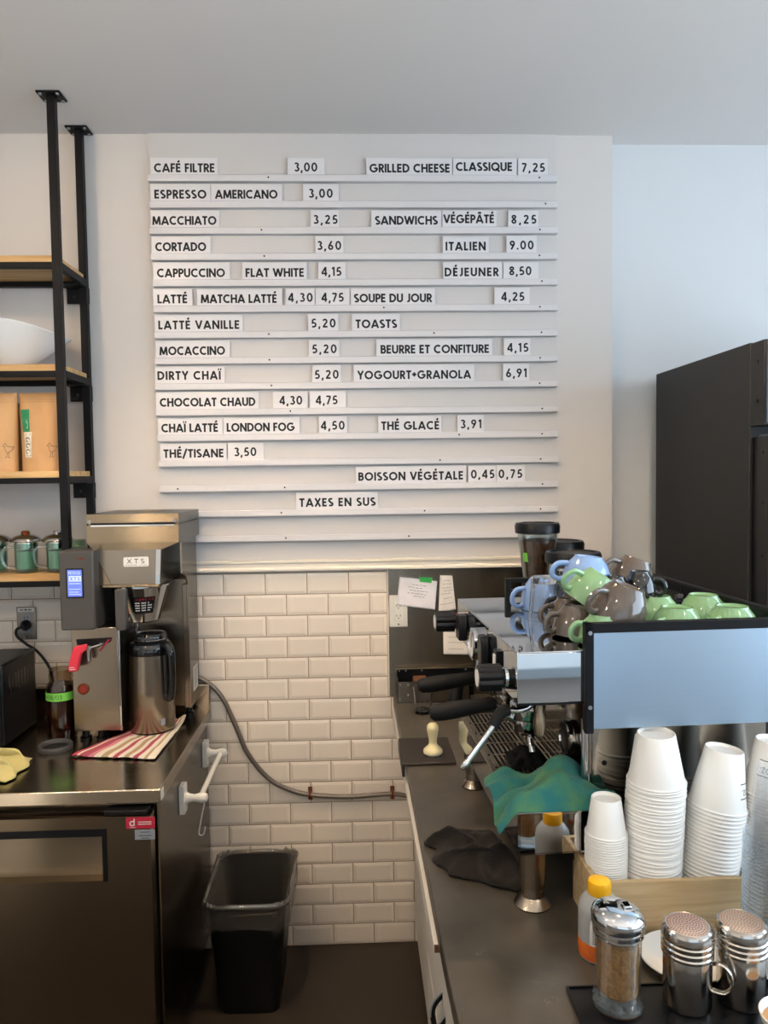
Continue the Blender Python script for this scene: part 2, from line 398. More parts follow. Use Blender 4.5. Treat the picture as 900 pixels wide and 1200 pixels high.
# ------------------------------------------------------------------ lettering: capitals drawn as strokes
def _arc(cx, cy, rx, ry, a0, a1, n=14):
    return [(cx+rx*cos(R(a0+(a1-a0)*i/n)), cy+ry*sin(R(a0+(a1-a0)*i/n))) for i in range(n+1)]
def glyph(c, a):
    t = 1-a; m = .5
    base = {'É': 'E', 'Ï': 'I', 'Â': 'A', 'À': 'A'}.get(c, c)
    S = []; w = .6
    st = [(a, 0), (a, 1)]
    if base == 'A': w = .88; S = [[(.07, 0), (.44, .97)], [(.44, .97), (.81, 0)], [(.2, .28), (.68, .28)]]
    elif base == 'B': w = .62; S = [st, [(a, t), (.29, t)]+_arc(.30, (t+.53)/2, .19, (t-.53)/2, 90, -90)+[(a, .53)], [(.3, .53)]+_arc(.32, (.53+a)/2, .22, (.53-a)/2, 90, -90)+[(a, a)]]
    elif base == 'C': w = .84; S = [_arc(.5, .5, .5-a, .5-a, 50, 310, 22)]
    elif base == 'D': w = .8; S = [st, [(a, t), (.28, t)]+_arc(.3, .5, .5-a, t-.5, 90, -90, 18)+[(a, a)]]
    elif base == 'E': w = .56; S = [st, [(a, t), (.53, t)], [(a, .51), (.49, .51)], [(a, a), (.53, a)]]
    elif base == 'F': w = .52; S = [st, [(a, t), (.51, t)], [(a, .49), (.46, .49)]]
    elif base == 'G': w = .98; S = [_arc(.5, .5, .5-a, .5-a, 46, 360, 24), [(.53, .48), (1-a, .48)]]
    elif base == 'H': w = .76; S = [st, [(.76-a, 0), (.76-a, 1)], [(a, .52), (.76-a, .52)]]
    elif base == 'I': w = 2*a; S = [st]
    elif base == 'J': w = .42; S = [[(.42-a, 1), (.42-a, .27)]+_arc(.14, .27, .28-a, .27-a, 0, -115, 10)]
    elif base == 'K': w = .68; S = [st, [(.62, 1), (a, .47)], [(.24, .6), (.65, 0)]]
    elif base == 'L': w = .5; S = [st, [(a, a), (.49, a)]]
    elif base == 'M': w = 1.0; S = [[(.1, 0), (.18, .97)], [(.18, .97), (.5, .1)], [(.5, .1), (.82, .97)], [(.82, .97), (.9, 0)]]
    elif base == 'N': w = .82; S = [st, [(a, .95), (.82-a, .05)], [(.82-a, 0), (.82-a, 1)]]
    elif base in 'OQ':
        w = 1.0; S = [_arc(.5, .5, .5-a, .5-a, 0, 360, 28)]
        if base == 'Q': S.append([(.58, .3), (.98, -.06)])
    elif base == 'P': w = .58; S = [st, [(a, t), (.29, t)]+_arc(.29, (t+.45)/2, .22, (t-.45)/2, 90, -90)+[(a, .45)]]
    elif base == 'R': w = .62; S = [st, [(a, t), (.29, t)]+_arc(.29, (t+.47)/2, .22, (t-.47)/2, 90, -90)+[(a, .47)], [(.27, .47), (.57, 0)]]
    elif base == 'S': w = .58; S = [_arc(.3, .72, .21, .28-a, 40, 250, 14)+_arc(.28, .27, .23, .27-a, 80, -140, 16)]
    elif base == 'T': w = .6; S = [[(.3, 0), (.3, 1)], [(0, t), (.6, t)]]
    elif base == 'U': w = .74; S = [[(a, 1), (a, .34)]+_arc(.37, .34, .37-a, .34-a, 180, 360, 16)+[(.74-a, 1)]]
    elif base == 'V': w = .8; S = [[(.07, 1), (.4, .04)], [(.4, .04), (.73, 1)]]
    elif base == 'W': w = 1.16; S = [[(.07, 1), (.33, .05)], [(.33, .05), (.58, .95)], [(.58, .95), (.83, .05)], [(.83, .05), (1.09, 1)]]
    elif base == 'X': w = .72; S = [[(.07, 0), (.65, 1)], [(.07, 1), (.65, 0)]]
    elif base == 'Y': w = .72; S = [[(.06, 1), (.36, .45)], [(.66, 1), (.36, .45)], [(.36, .5), (.36, 0)]]
    elif base == 'Z': w = .66; S = [[(.05, t), (.6, t)], [(.58, t), (.07, a)], [(.05, a), (.62, a)]]
    elif base == '0': w = .66; S = [_arc(.33, .5, .33-a, .5-a, 0, 360, 24)]
    elif base == '1': w = .36; S = [[(.25, 0), (.25, 1)], [(.26, .95), (.04, .78)]]
    elif base == '2': w = .58; S = [_arc(.29, .70, .29-a, .30-a, 165, -38, 14)+[(.09, a)], [(.03, a), (.57, a)]]
    elif base == '3': w = .56; S = [_arc(.26, .745, .18, .255-a, 150, -90, 12), _arc(.27, .28, .22, .28-a, 90, -150, 14)]
    elif base == '4': w = .66; S = [[(.48, 0), (.48, 1)], [(.47, .96), (.06, .28)], [(.04, .27), (.65, .27)]]
    elif base == '5': w = .56; S = [[(.5, t), (.17, t)], [(.17, t), (.13, .56)], [(.12, .56)]+_arc(.25, .32, .24, .32-a, 120, -135, 14)]
    elif base == '6': w = .6; S = [_arc(.3, .3, .3-a, .3-a, 0, 360, 20), [(.1, .4), (.42, .99)]]
    elif base == '7': w = .56; S = [[(.03, t), (.5, t)], [(.5, t), (.16, 0)]]
    elif base == '8': w = .58; S = [_arc(.29, .755, .18, .245-a, 0, 360, 18), _arc(.29, .27, .29-a, .27-a, 0, 360, 18)]
    elif base == '9': w = .6; S = [_arc(.3, .7, .3-a, .3-a, 0, 360, 20), [(.5, .6), (.18, .01)]]
    elif base == ',': w = .2; S = [[(.13, .15), (.05, -.17)]]
    elif base == '.': w = .2; S = [[(.1, 0), (.1, 2*a)]]
    elif base == '+': w = .5; S = [[(.25, .28), (.25, .78)], [(.0, .53), (.5, .53)]]
    elif base == '/': w = .5; S = [[(.03, -.12), (.47, 1.05)]]
    elif base == "'": w = .14; S = [[(.07, .7), (.07, 1)]]
    elif base == '-': w = .34; S = [[(.02, .45), (.32, .45)]]
    elif base == ' ': w = .3
    xc = {'E': .3, 'I': a, 'A': .44}.get(base, .3)
    if c == 'É': S.append([(xc-.07, 1.1), (xc+.12, 1.3)])
    if c == 'Ï': S += [[(xc-.2, 1.17), (xc-.05, 1.17)], [(xc+.05, 1.17), (xc+.2, 1.17)]]
    if c == 'Â': S += [[(xc-.17, 1.1), (xc, 1.27)], [(xc, 1.27), (xc+.17, 1.1)]]
    return w, S

def text_quads(txt, u0, u1, v0, cap, weight=.155):
    a = weight/2; gl = [glyph(c, a) for c in txt]
    tot = sum(g[0] for g in gl); n = len(txt)-1
    W = (u1-u0)/cap
    gap = .14; sx = 1.
    if n:
        gap = (W-tot)/n
        if gap < .07: gap = .07; sx = W/(tot+gap*n)
        if gap > .34: gap = .34; sx = W/(tot+gap*n)
    else: sx = min(1.2, W/tot)
    out = []; x = 0
    for w, S in gl:
        for pl in S: out += ribbon([(u0+(x+px)*sx*cap, v0+py*cap) for px, py in pl], weight*cap)
        x += w+gap
    return out

def ribbon(p, w):
    n = len(p); h = w/2; L = []; Rr = []
    closed = n > 3 and abs(p[0][0]-p[-1][0]) < 1e-6 and abs(p[0][1]-p[-1][1]) < 1e-6
    for i in range(n):
        if closed and i in (0, n-1): q0, q1 = p[n-2], p[1]
        else: q0, q1 = p[max(i-1, 0)], p[min(i+1, n-1)]
        def nr(s, e):
            dx, dy = e[0]-s[0], e[1]-s[1]; l = sqrt(dx*dx+dy*dy) or 1
            return -dy/l, dx/l
        n0 = nr(q0, p[i]) if q0 != p[i] else nr(p[i], q1); n1 = nr(p[i], q1) if q1 != p[i] else n0
        mx, my = n0[0]+n1[0], n0[1]+n1[1]; l = sqrt(mx*mx+my*my) or 1; mx, my = mx/l, my/l
        k = h/max(.5, mx*n0[0]+my*n0[1])
        L.append((p[i][0]+mx*k, p[i][1]+my*k)); Rr.append((p[i][0]-mx*k, p[i][1]-my*k))
    return [(L[i], L[i+1], Rr[i+1], Rr[i]) for i in range(n-1)]

def put_quads(quads, fn):
    b = MB()
    for q in quads: b.quad([fn(u, v) for u, v in q])
    return b
def squiggle(u0, u1, v, amp, w, n, rnd):
    pts = [(u0+(u1-u0)*i/n, v+amp*(rnd.random()-.5)*2) for i in range(n+1)]
    return ribbon(pts, w)

# ================================================================== THE ROOM
structure(MB().box(-2.3, 3.3, .45, 2.9, -.08, 0).build('floor', FLOOR))
structure(MB().box(-2.3, 3.3, -4.2, .45, -.08, 0).build('floor_front', FLOOR2))
structure(MB().box(-2.3, 3.3, -4.2, 3.05, 3.03, 3.12).build('ceiling', CEIL))
structure(MB().box(-2.3, .963, 2.8, 2.95, 0, 3.03).build('wall_back', WALL))
structure(MB().box(.963, 3.3, 2.876, 3.03, 0, 3.03).build('wall_alcove', WALLB))
structure(MB().box(-2.4, -2.3, -4.2, 2.95, 0, 3.03).build('wall_left', WALL))
structure(MB().box(3.3, 3.4, -4.2, 3.03, 0, 1.08).box(3.3, 3.4, -4.2, 3.03, 2.82, 3.03).box(3.3, 3.4, -4.2, -1.82, 1.08, 2.82).box(3.3, 3.4, 2.02, 3.03, 1.08, 2.82).build('wall_right', WALL))
w2 = MB()
for y in (-1.82, -.58, .70, 1.96): w2.box(3.3, 3.38, y, y+.06, 1.08, 2.82)
w2.box(3.3, 3.38, -1.82, 2.02, 1.08, 1.14).box(3.3, 3.38, -1.82, 2.02, 2.76, 2.82)
structure(w2.build('window_2', BLACKM))
fr = MB()
fr.box(-2.3, 3.3, -4.3, -4.2, 0, .6); fr.box(-2.3, 3.3, -4.3, -4.2, 2.82, 3.03)
fr.box(-2.3, -1.3, -4.3, -4.2, .6, 2.82); fr.box(3.05, 3.3, -4.3, -4.2, .6, 2.82)
structure(fr.build('wall_front', WALL))
structure(MB().box(-1.7, 2.6, -.45, .12, 0, 1.06).build('added_service_counter', BOARD, bevel=.003))  # unseen counter behind the camera, added to block low daylight
structure(MB().box(-1.75, 2.65, -.5, .17, 1.0605, 1.10).build('added_counter_top', SERVTOP, bevel=.003))  # top of the unseen counter, made pale blue for the polished steel to reflect
wf = MB()
for x in (-1.3, .15, 1.6, 2.99): wf.box(x, x+.06, -4.28, -4.2, .6, 2.82)
wf.box(-1.3, 3.05, -4.28, -4.2, .6, .66); wf.box(-1.3, 3.05, -4.28, -4.2, 2.76, 2.82)
structure(wf.build('window_1', BLACKM))
# bevelled wall tiles on a bed of grout
tl = MB(); P, RH = .155, .0795
k = 0; z1 = 1.4305
def tile_one(x0, x1, z0, z1):
    i = .0125; e = .0016
    o = [(x0+e, 2.798, z0+e), (x1-e, 2.798, z0+e), (x1-e, 2.798, z1-e), (x0+e, 2.798, z1-e)]
    h = 2.7940
    mid = [(p[0], 2.7948, p[2]) for p in o]
    ix, iz = min(i, (x1-x0)*.35), min(i, (z1-z0)*.35)
    t = [(x0+ix, h-.002, z0+iz), (x1-ix, h-.002, z0+iz), (x1-ix, h-.002, z1-iz), (x0+ix, h-.002, z1-iz)]
    A = [tl.bm.verts.new(p) for p in o]; B = [tl.bm.verts.new(p) for p in mid]; T = [tl.bm.verts.new(p) for p in t]
    for q in range(4):
        r = (q+1) % 4
        tl.bm.faces.new((A[q], A[r], B[r], B[q])); tl.bm.faces.new((B[q], B[r], T[r], T[q]))
    tl.bm.faces.new(T)
XR_UP, XR_LO = .109, .43
for k in range(19):
    zt = z1 - RH*k; zb = max(zt-RH, 0.0)
    if zt <= .002: break
    xr = XR_UP if zt > 1.0 else XR_LO
    x = -.4995 + (.0775 if k % 2 else 0) - P*11
    while x < xr:
        a, b = x, min(x+P, xr)
        if b-a > .012: tile_one(a, b, zb, zt)
        x += P
structure(tl.build('wall_tiles', TILE, smooth=False))
structure(MB().box(-2.3, .43, 2.7955, 2.8, 0, .96).box(-2.3, .109, 2.7955, 2.8, .96, 1.432).build('wall_grout', GROUT))
structure(MB().prism([(2.8, 1.441), (2.772, 1.441), (2.772, 1.449), (2.781, 1.455), (2.781, 1.467), (2.775, 1.471), (2.775, 1.479), (2.8, 1.482)], -.728, .752, 'x').build('trim_1', TRIM, bevel=.001))

# ================================================================== MENU BOARD
mb = thing('menu_board', 'large white wall board with fifteen horizontal ledges holding the menu', 'menu board', (.011, 2.8, 1.482))
MB().box(-.731, .753, 2.793, 2.8, 1.482, 3.03).build('back_panel', BOARD, mb, world=True)
RZ = [2.853-.093*i for i in range(15)]
jit = [(0, 0), (.003, 0), (.001, .001), (.003, -.001), (.007, 0), (.007, 0), (.008, -.002), (.008, 0), (.006, -.002), (.006, 0), (.009, -.001), (.011, .001), (.011, 0), (.012, 0), (.012, -.001)]
dots = [[.29, .955], [.97], [.27, .955], [.275, .955], [.96], [.565, .955], [.28, .69, .96], [.28, .955], [.285, .955], [.33, .96], [.75, .96], [.70, .955], [.045, .31, .96], [.30, .66, .955], [.31, .62]]
rr = random.Random(3)
for i, z in enumerate(RZ):
    x0, x1 = -.729+jit[i][0], .75+jit[i][1]
    prof = [(2.793, z), (2.772, z), (2.770, z+.003), (2.770, z+.022), (2.773, z+.024), (2.775, z+.022), (2.775, z+.008), (2.793, z+.008)]
    r = MB().prism(prof, x0, x1, 'x').build('rail', RAILM, mb, world=True, smooth=False)
    for d in dots[i]:
        X = x0+(x1-x0)*d
        MB().cyl((X, 2.7702, z+.013), (X, 2.7685, z+.013), .0032, seg=10).build('screw', SCREW, r, world=True)

MENU = [
(0,"CAFÉ FILTRE",-0.7083,-0.4922,-0.722,-0.48),
(0,"3,00",-0.2072,-0.124,-0.2318,-0.0963),
(0,"GRILLED CHEESE",0.0645,0.3569,0.0521,0.3663),
(0,"CLASSIQUE",0.3788,0.5856,0.3679,0.6028),
(0,"7,25",0.6201,0.7051,0.606,0.7177),
(1,"ESPRESSO",-0.7097,-0.5241,-0.7246,-0.5088),
(1,"AMERICANO",-0.4929,-0.269,-0.5076,-0.252),
(1,"3,00",-0.1565,-0.07,-0.1781,-0.0468),
(2,"MACCHIATO",-0.7196,-0.4905,-0.7257,-0.4783),
(2,"3,25",-0.1412,-0.0545,-0.152,-0.0468),
(2,"SANDWICHS",0.0824,0.3105,0.0681,0.3255),
(2,"VÉGÉPÂTÉ",0.3318,0.5185,0.3271,0.528),
(2,"8,25",0.5815,0.673,0.5689,0.6825),
(3,"CORTADO",-0.7115,-0.5296,-0.7252,-0.5127),
(3,"3,60",-0.1289,-0.0421,-0.1367,-0.0328),
(3,"ITALIEN",0.3387,0.4864,0.3277,0.499),
(3,"9.00",0.5747,0.6632,0.5621,0.6759),
(4,"CAPPUCCINO",-0.7079,-0.4642,-0.7216,-0.4457),
(4,"FLAT WHITE",-0.3903,-0.1786,-0.4026,-0.1677),
(4,"4,15",-0.1159,-0.0435,-0.1274,-0.0264),
(4,"DÉJEUNER",0.3347,0.5332,0.3285,0.548),
(4,"8,50",0.5727,0.655,0.5499,0.6819),
(5,"LATTÉ",-0.7089,-0.6016,-0.7242,-0.5832),
(5,"MATCHA LATTÉ",-0.5534,-0.2788,-0.5678,-0.2593),
(5,"4,30",-0.2386,-0.1489,-0.2469,-0.1405),
(5,"4,75",-0.1175,-0.0366,-0.1392,-0.0138),
(5,"SOUPE DU JOUR",0.0018,0.2867,-0.0116,0.2993),
(5,"4,25",0.5422,0.6277,0.5169,0.6499),
(6,"LATTÉ VANILLE",-0.7084,-0.416,-0.7216,-0.4036),
(6,"5,20",-0.1555,-0.067,-0.168,-0.0558),
(6,"TOASTS",0.006,0.1569,-0.0077,0.1688),
(7,"MOCACCINO",-0.7066,-0.4706,-0.7216,-0.452),
(7,"5,20",-0.154,-0.0648,-0.1665,-0.0542),
(7,"BEURRE ET CONFITURE",0.0961,0.4967,0.0795,0.5094),
(7,"4,15",0.5634,0.6419,0.5507,0.6511),
(8,"DIRTY CHAÏ",-0.7165,-0.4882,-0.7257,-0.4728),
(8,"5,20",-0.1463,-0.0588,-0.1557,-0.0494),
(8,"YOGOURT+GRANOLA",0.0101,0.4285,-0.004,0.4422),
(8,"6,91",0.5587,0.6361,0.547,0.6457),
(9,"CHOCOLAT CHAUD",-0.7107,-0.3647,-0.7252,-0.3519),
(9,"4,30",-0.2775,-0.1936,-0.3009,-0.173),
(9,"4,75",-0.1448,-0.065,-0.1667,-0.0336),
(10,"CHAÏ LATTÉ",-0.7076,-0.5019,-0.7203,-0.4842),
(10,"LONDON FOG",-0.4708,-0.2231,-0.4823,-0.2043),
(10,"4,50",-0.1276,-0.0398,-0.1345,-0.0303),
(10,"THÉ GLACÉ",0.0949,0.3096,0.083,0.3188),
(10,"3,91",0.3884,0.4663,0.3766,0.4758),
(11,"THÉ/TISANE",-0.7024,-0.4838,-0.7147,-0.4729),
(11,"3,50",-0.4458,-0.3648,-0.4698,-0.3389),
(12,"BOISSON VÉGÉTALE",0.0078,0.3971,-0.0023,0.4092),
(12,"0,45",0.4258,0.513,0.414,0.52),
(12,"0,75",0.529,0.6171,0.5213,0.6283),
(13,"TAXES EN SUS",-0.211,0.0697,-0.2236,0.0792),
]
ORD = ['first', 'second', 'third', 'fourth', 'fifth', 'sixth', 'seventh', 'eighth', 'ninth', 'tenth', 'eleventh', 'twelfth', 'thirteenth', 'fourteenth', 'fifteenth']
def say(s): return s.replace('É', 'E').replace('Ï', 'I').replace('Â', 'A')
rj = random.Random(11)
prev = ''
for row, txt, tx0, tx1, x0, x1 in MENU:
    z = RZ[row]
    price = txt[0].isdigit()
    if price:
        lab = f'white price tile reading {txt} after {prev} on the {ORD[row]} ledge'
    else:
        lab = f'white menu tile reading {txt} on the {ORD[row]} ledge'; prev = txt
    if txt == '4,75': lab = f'white price tile reading 4,75 right of 4,30 on the {ORD[row]} ledge'
    t = thing('price_tile' if price else 'menu_tile', lab, 'sign', ((x0+x1)/2, 2.783, z+.008), 0, 'price tiles on the menu board' if price else 'word tiles on the menu board')
    top = z+.085+rj.uniform(-.001, .0015)
    MB().box(x0+.0008, x1-.0008, 2.7785, 2.7815, z+.008, top).build('card', TILEPL, t, world=True, bevel=.0006)
    dz = {'CLASSIQUE': .006, 'VÉGÉPÂTÉ': .005, 'DIRTY CHAÏ': .004}.get(txt, .003 if price else 0)
    q = text_quads(txt, tx0, tx1, z+.0335+dz, .0315 if not price else .0325, .215 if not price else .19)
    put_quads(q, lambda u, v: (u, 2.7781, v)).build('lettering', INK, t, world=True, smooth=False, recalc=False)

# ================================================================== HANGING SHELF (left)
sh = thing('hanging_shelf', 'tall black metal frame shelf with pine boards hung from the ceiling at left', 'shelf', (-.965, 2.65, 1.433))
XL, XRT, YF, YB, TB = -1.95, -.965, 2.525, 2.765, .013
for x in (XRT, XL):
    for y in (YF, YB):
        p = bx('post', BLACKM, sh, x-TB, x+TB, y-TB, y+TB, 1.433, 3.024, .0015, True)
        pl = bx('ceiling_plate', BLACKM, p, x-.038, x+.038, y-.034, y+.034, 3.0235, 3.0295, .001, True)
        for sx in (-1, 1):
            for sy in (-1, 1):
                b = MB().lathe([(.0065, 0), (.006, .004), (0, .0055)], 10, M4.Translation((x+sx*.027, y+sy*.024, 3.0235)) @ M4.Rotation(pi, 4, 'X'))
                MB.build(b, 'bolt', BOLT, pl, world=True)
for zt in (2.5185, 2.168, 1.8185, 1.476):
    bd = bx('board', SHELFW, sh, XL+TB, XRT+.004, YF-.008, YB+.012, zt-.022, zt, .0012, True)
    zr = zt-.022
    bx('rail', BLACKM, sh, XL+TB, XRT-TB, YF-TB, YF+.008, zr-.019, zr, .001, True)
    bx('rail', BLACKM, sh, XL+TB, XRT-TB, YB-.008, YB+TB, zr-.019, zr, .001, True)
    bx('rail', BLACKM, sh, XRT-.008, XRT+TB, YF+TB, YB-TB, zr-.019, zr+.004, .001, True)
    br = MB().box(-1.032, -.952, 2.779, 2.784, zr-.075, zr-.019).box(-1.03, -.955, 2.70, 2.779, zr-.0235, zr-.019).build('wall_bracket', BLACKM, sh, world=True, bevel=.001)
    MB().cyl((-1.005, 2.779, zr-.05), (-1.005, 2.775, zr-.05), .005, seg=8).build('bolt', SCREW, br, world=True)

# white serving bowl on the second board
bw = thing('serving_bowl', 'large white oval serving bowl on the second pine board', 'bowl', (-1.165, 2.645, 2.168))
prof = [(.03, 0), (.05, .001), (.052, .005), (.10, .032), (.150, .078), (.186, .118), (.190, .121), (.1885, .125), (.183, .122), (.146, .084), (.09, .040), (.03, .014), (0, .012)]
b = MB().lathe(prof, 64, cap=True)
for v in b.bm.verts:
    a = atan2(v.co.y, v.co.x); r = sqrt(v.co.x**2+v.co.y**2)
    v.co.z += max(0, (r-.04)/.15)*(.030-.052*max(0, v.co.x/.19)**1.6)
    v.co.y *= .62
b.build('bowl', BOWLW, bw, sub=1)

# coffee bags on the third board
def coffee_bag(name, label, x, y, z, mt, rz, labelled, w=.155, h=.262, d=.075):
    t = thing(name, label, 'coffee bag', (x, y, z), rz, 'kraft coffee bags on the third board')
    def front(u, v, s):
        X = (u-.5)*w*(1-.10*(1-v)*.6+.0*v); Z = v*h
        bulge = d*.5*(1-.0)*max(0, (1-v**2.2))**.6*max(0, 1-(abs(2*u-1))**3)**.6
        bulge += .003
        wr = .004*noise.noise(V((u*6, v*9, s*3+x*10)))
        return (X, -s*(bulge+wr*(1 if .04 < u < .96 else 0)), Z)
    m = MB(); m.grid(lambda u, v: front(u, v, 1), 18, 22); m.grid(lambda u, v: front(u, v, -1), 18, 22)
    for uu in (0, 1):
        m.grid(lambda a, v: (lambda p, q: tuple(p[i]*(1-a)+q[i]*a for i in range(3)))(front(uu, v, 1), front(uu, v, -1)), 2, 22)
    m.grid(lambda u, a: (lambda p, q: tuple(p[i]*(1-a)+q[i]*a for i in range(3)))(front(u, 0, 1), front(u, 0, -1)), 18, 2)
    m.grid(lambda u, a: (lambda p, q: tuple(p[i]*(1-a)+q[i]*a for i in range(3)))(front(u, 1, 1), front(u, 1, -1)), 18, 2)
    bmesh.ops.remove_doubles(m.bm, verts=m.bm.verts, dist=.0004)
    m.build('pouch', mt, t, ang=60)
    def on(u, v, off): p = front(u, v, 1); return (p[0], p[1]-off, p[2])
    seal = MB(); 
    for i in range(5): seal.grid(lambda u, v: on(.02+.96*u, .88+.025*i+.004*v, .0012), 18, 1)
    seal.build('seal_crimp', KRAFTD, t, recalc=False)
    if labelled:
        MB().grid(lambda u, v: on((.07+.10*(1-v)*.55)+(.21-.045*(1-v))*u, .50+.285*v, .0022), 8, 12).build('label', BAGGREEN, t, recalc=False, label='green paper label strip')
        wl = MB().grid(lambda u, v: on((.155+.05*(1-v)*.6)+(.19-.035*(1-v))*u, .175+.32*v, .0026), 8, 12).build('label', BAGWHITE, t, recalc=False, label='cream paper label strip')
        ld = MB(); rq = random.Random(5)
        for q in ribbon([(.215, .195), (.325, .195), (.315, .47), (.20, .47), (.215, .195)], .006): ld.quad([on(u, v, .0031) for u, v in q])
        for kk in range(3):
            for q in ribbon([(.25+.05*cos(a/8*6.3)+.0, .25+.075*kk+.025*sin(a/8*6.3)) for a in range(7)], .011): ld.quad([on(u, v, .0031) for u, v in q])
        ld.build('print', INK, wl, recalc=False, smooth=False)
        g = MB()
        for q in ribbon([(.22, .55), (.245, .55), (.245, .62), (.22, .62), (.22, .66)], .006): g.quad([on(u, v, .0031) for u, v in q])
        g.build('print', BAGWHITE, t, recalc=False, smooth=False)
    bird = MB(); cx, cy = (.78, .27) if labelled else (.86, .27)
    for pl in ([(cx-.10, cy+.05), (cx-.05, cy+.085), (cx-.02, cy+.05), (cx+.05, cy+.04), (cx+.10, cy+.045), (cx+.06, cy-.01), (cx-.01, cy-.035), (cx-.055, cy), (cx-.06, cy+.04), (cx-.10, cy+.05)],
               [(cx-.01, cy-.035), (cx-.025, cy-.09), (cx-.05, cy-.095)], [(cx+.02, cy-.03), (cx+.01, cy-.09), (cx+.04, cy-.095)]):
        for q in ribbon(pl, .006): bird.quad([on(u, v, .003) for u, v in q])
    bird.build('print', INK, t, recalc=False, smooth=False)
    return t
coffee_bag('coffee_bag', 'kraft coffee bag with green and cream label strips beside the shelf post', -1.047, 2.575, 1.8185, KRAFT, R(-2), True)
coffee_bag('coffee_bag', 'kraft coffee bag cut off by the left picture edge', -1.207, 2.57, 1.8185, KRAFT, R(3), False)
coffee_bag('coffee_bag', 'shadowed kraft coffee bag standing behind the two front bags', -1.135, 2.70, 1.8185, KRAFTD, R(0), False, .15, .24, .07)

# glass mugs with metal lids on the lowest board
def glass_mug(label, x, y, rz, lid=True):
    t = thing('lidded_glass_mug' if lid else 'green_glass_tumbler', label, 'mug', (x, y, 1.476), rz, 'green glass mugs on the lowest board' if lid else None)
    MB().lathe([(.030, 0), (.036, .004), (.037, .07), (.0385, .1), (.0365, .1), (.035, .07), (.034, .012), (0, .010)], 32, cap=True).build('glass', GLASSG, t)
    MB().lathe([(.0, .014), (.0325, .014), (.0335, .074), (.0, .074)], 24).build('inner_cup', GREENLIQ, t, label='green inner cup')
    if lid:
        l = MB().lathe([(.040, .104), (.049, .106), (.0505, .109), (.047, .116), (.038, .123), (.024, .129), (.010, .132), (0, .1325)], 32).build('lid', LIDST, t, label='shiny metal lid')
        MB().lathe([(.034, .082), (.034, .106), (.0, .106)], 24).build('filter', LIDST, t)
        MB().lathe([(.013, .131), (.015, .136), (.011, .142), (0, .1435)], 16).build('knob', COPPER if x < -1.06 else CHROME, l)
        MB().tube([(.036, 0, .086), (.062, 0, .088), (.074, 0, .062), (.066, 0, .028), (.037, 0, .014)], .0052, 10, smooth=6).build('handle', GLASSH, t)
    return t
glass_mug('lidded green glass mug nearest the shelf post, clear handle at left', -1.018, 2.585, R(200))
glass_mug('lidded green glass mug with a copper coloured knob, second from the post', -1.122, 2.58, R(200))
glass_mug('lidded green glass mug cut off by the left picture edge', -1.228, 2.59, R(195))
glass_mug('green glass tumbler without lid behind the shelf post', -1.005, 2.695, 0, False)

# ================================================================== UNDERCOUNTER FRIDGE (left)
uf = thing('undercounter_fridge', 'stainless undercounter fridge with steel worktop at the left', 'fridge', (-1.25, 2.43, 0))
FX0, FX1, FY0, FY1 = -1.95, -.568, 2.075, 2.775
bx('cabinet', FRIDGE, uf, FX0, FX1, FY0+.01, FY1, .10, .884, .003, True)
bx('worktop', TOPST, uf, FX0, -.553, 2.055, 2.757, .894, .932, .003, True)
bx('worktop_gasket', BLACKP, uf, FX0+.01, FX1-.012, FY0+.02, FY1-.02, .8835, .8945, .001, True)
bx('back_guard', TOPST, uf, FX0, -.553, 2.757, 2.785, .894, 1.028, .003, True)
bx('end_cap', WHITEP, uf, -.5535, -.5515, 2.058, 2.085, .9, .928, .0008, True, 'pale sticker at the worktop corner')
dz0, dz1 = .105, .872
dx1 = -.575
for nm, x0, x1 in (('door', -1.245, dx1), ('door', -1.93, -1.255)):
    hx0, hx1 = x1-.66+.02, x1-.118
    f = MB()
    f.box(x0, x1, 2.025, 2.066, dz0, .695); f.box(x0, x1, 2.025, 2.066, .838, dz1)
    f.box(hx1, x1, 2.025, 2.066, .695, .838); f.box(x0, hx0, 2.025, 2.066, .695, .838)
    d = f.build('door', FRIDGE, uf, world=True, smooth=False)
    bx('gasket', BLACKP, d, x0+.01, x1-.008, 2.066, 2.084, dz0+.008, dz1-.006, .001, True)
    MB().box(hx0, hx1, 2.06, 2.064, .695, .838).build('handle_recess', STEEL, d, world=True)
    MB().prism([(hx0, .838), (hx1, .840), (hx1, .693), (hx1-.013, .693), (hx1-.013, .819), (hx0, .819)], 2.0235, 2.056, 'y').build('handle', BLACKP, d, world=True)
bx('hinge', BLACKP, uf, -.70, -.585, 2.03, 2.07, .873, .884, .001, True)
for x in (-1.88, -.63):
    for y in (2.14, 2.70): MB().lathe([(.022, 0), (.024, .01), (.016, .02), (.016, .1)], 16, M4.Translation((x, y, 0))).build('foot', BLACKP, uf, world=True)
# stickers on the right door
s1 = MB().box(-.640, -.562, 2.0238, 2.0252, .838, .869).build('sticker', REDS, uf, world=True, label='small red sticker with a white letter d')
q = MB()
for pl in ([_ for _ in _arc(-.6235, .8525, .0055, .006, 0, 360, 14)], [(-.6178, .866), (-.6178, .8465)]):
    for w4 in ribbon(pl, .003): q.quad([(u, 2.0234, v) for u, v in w4])
rq = random.Random(2)
for v in (.856, .850):
    for kx in range(12):
        u = -.607+.003*kx; q.quad([(u, 2.0234, v-.0012), (u+.0024, 2.0234, v-.0012), (u+.0024, 2.0234, v+.0012), (u, 2.0234, v+.0012)])
q.quad([(-.631, 2.0234, .841), (-.614, 2.0234, .841), (-.614, 2.0234, .8422), (-.631, 2.0234, .8422)])
q.build('print', WHITEP, s1, world=True, smooth=False, recalc=False)
s2 = MB().box(-.617, -.563, 2.0238, 2.0252, .807, .834).build('sticker', GREYS, uf, world=True, label='small grey sticker under the red one')
q = MB()
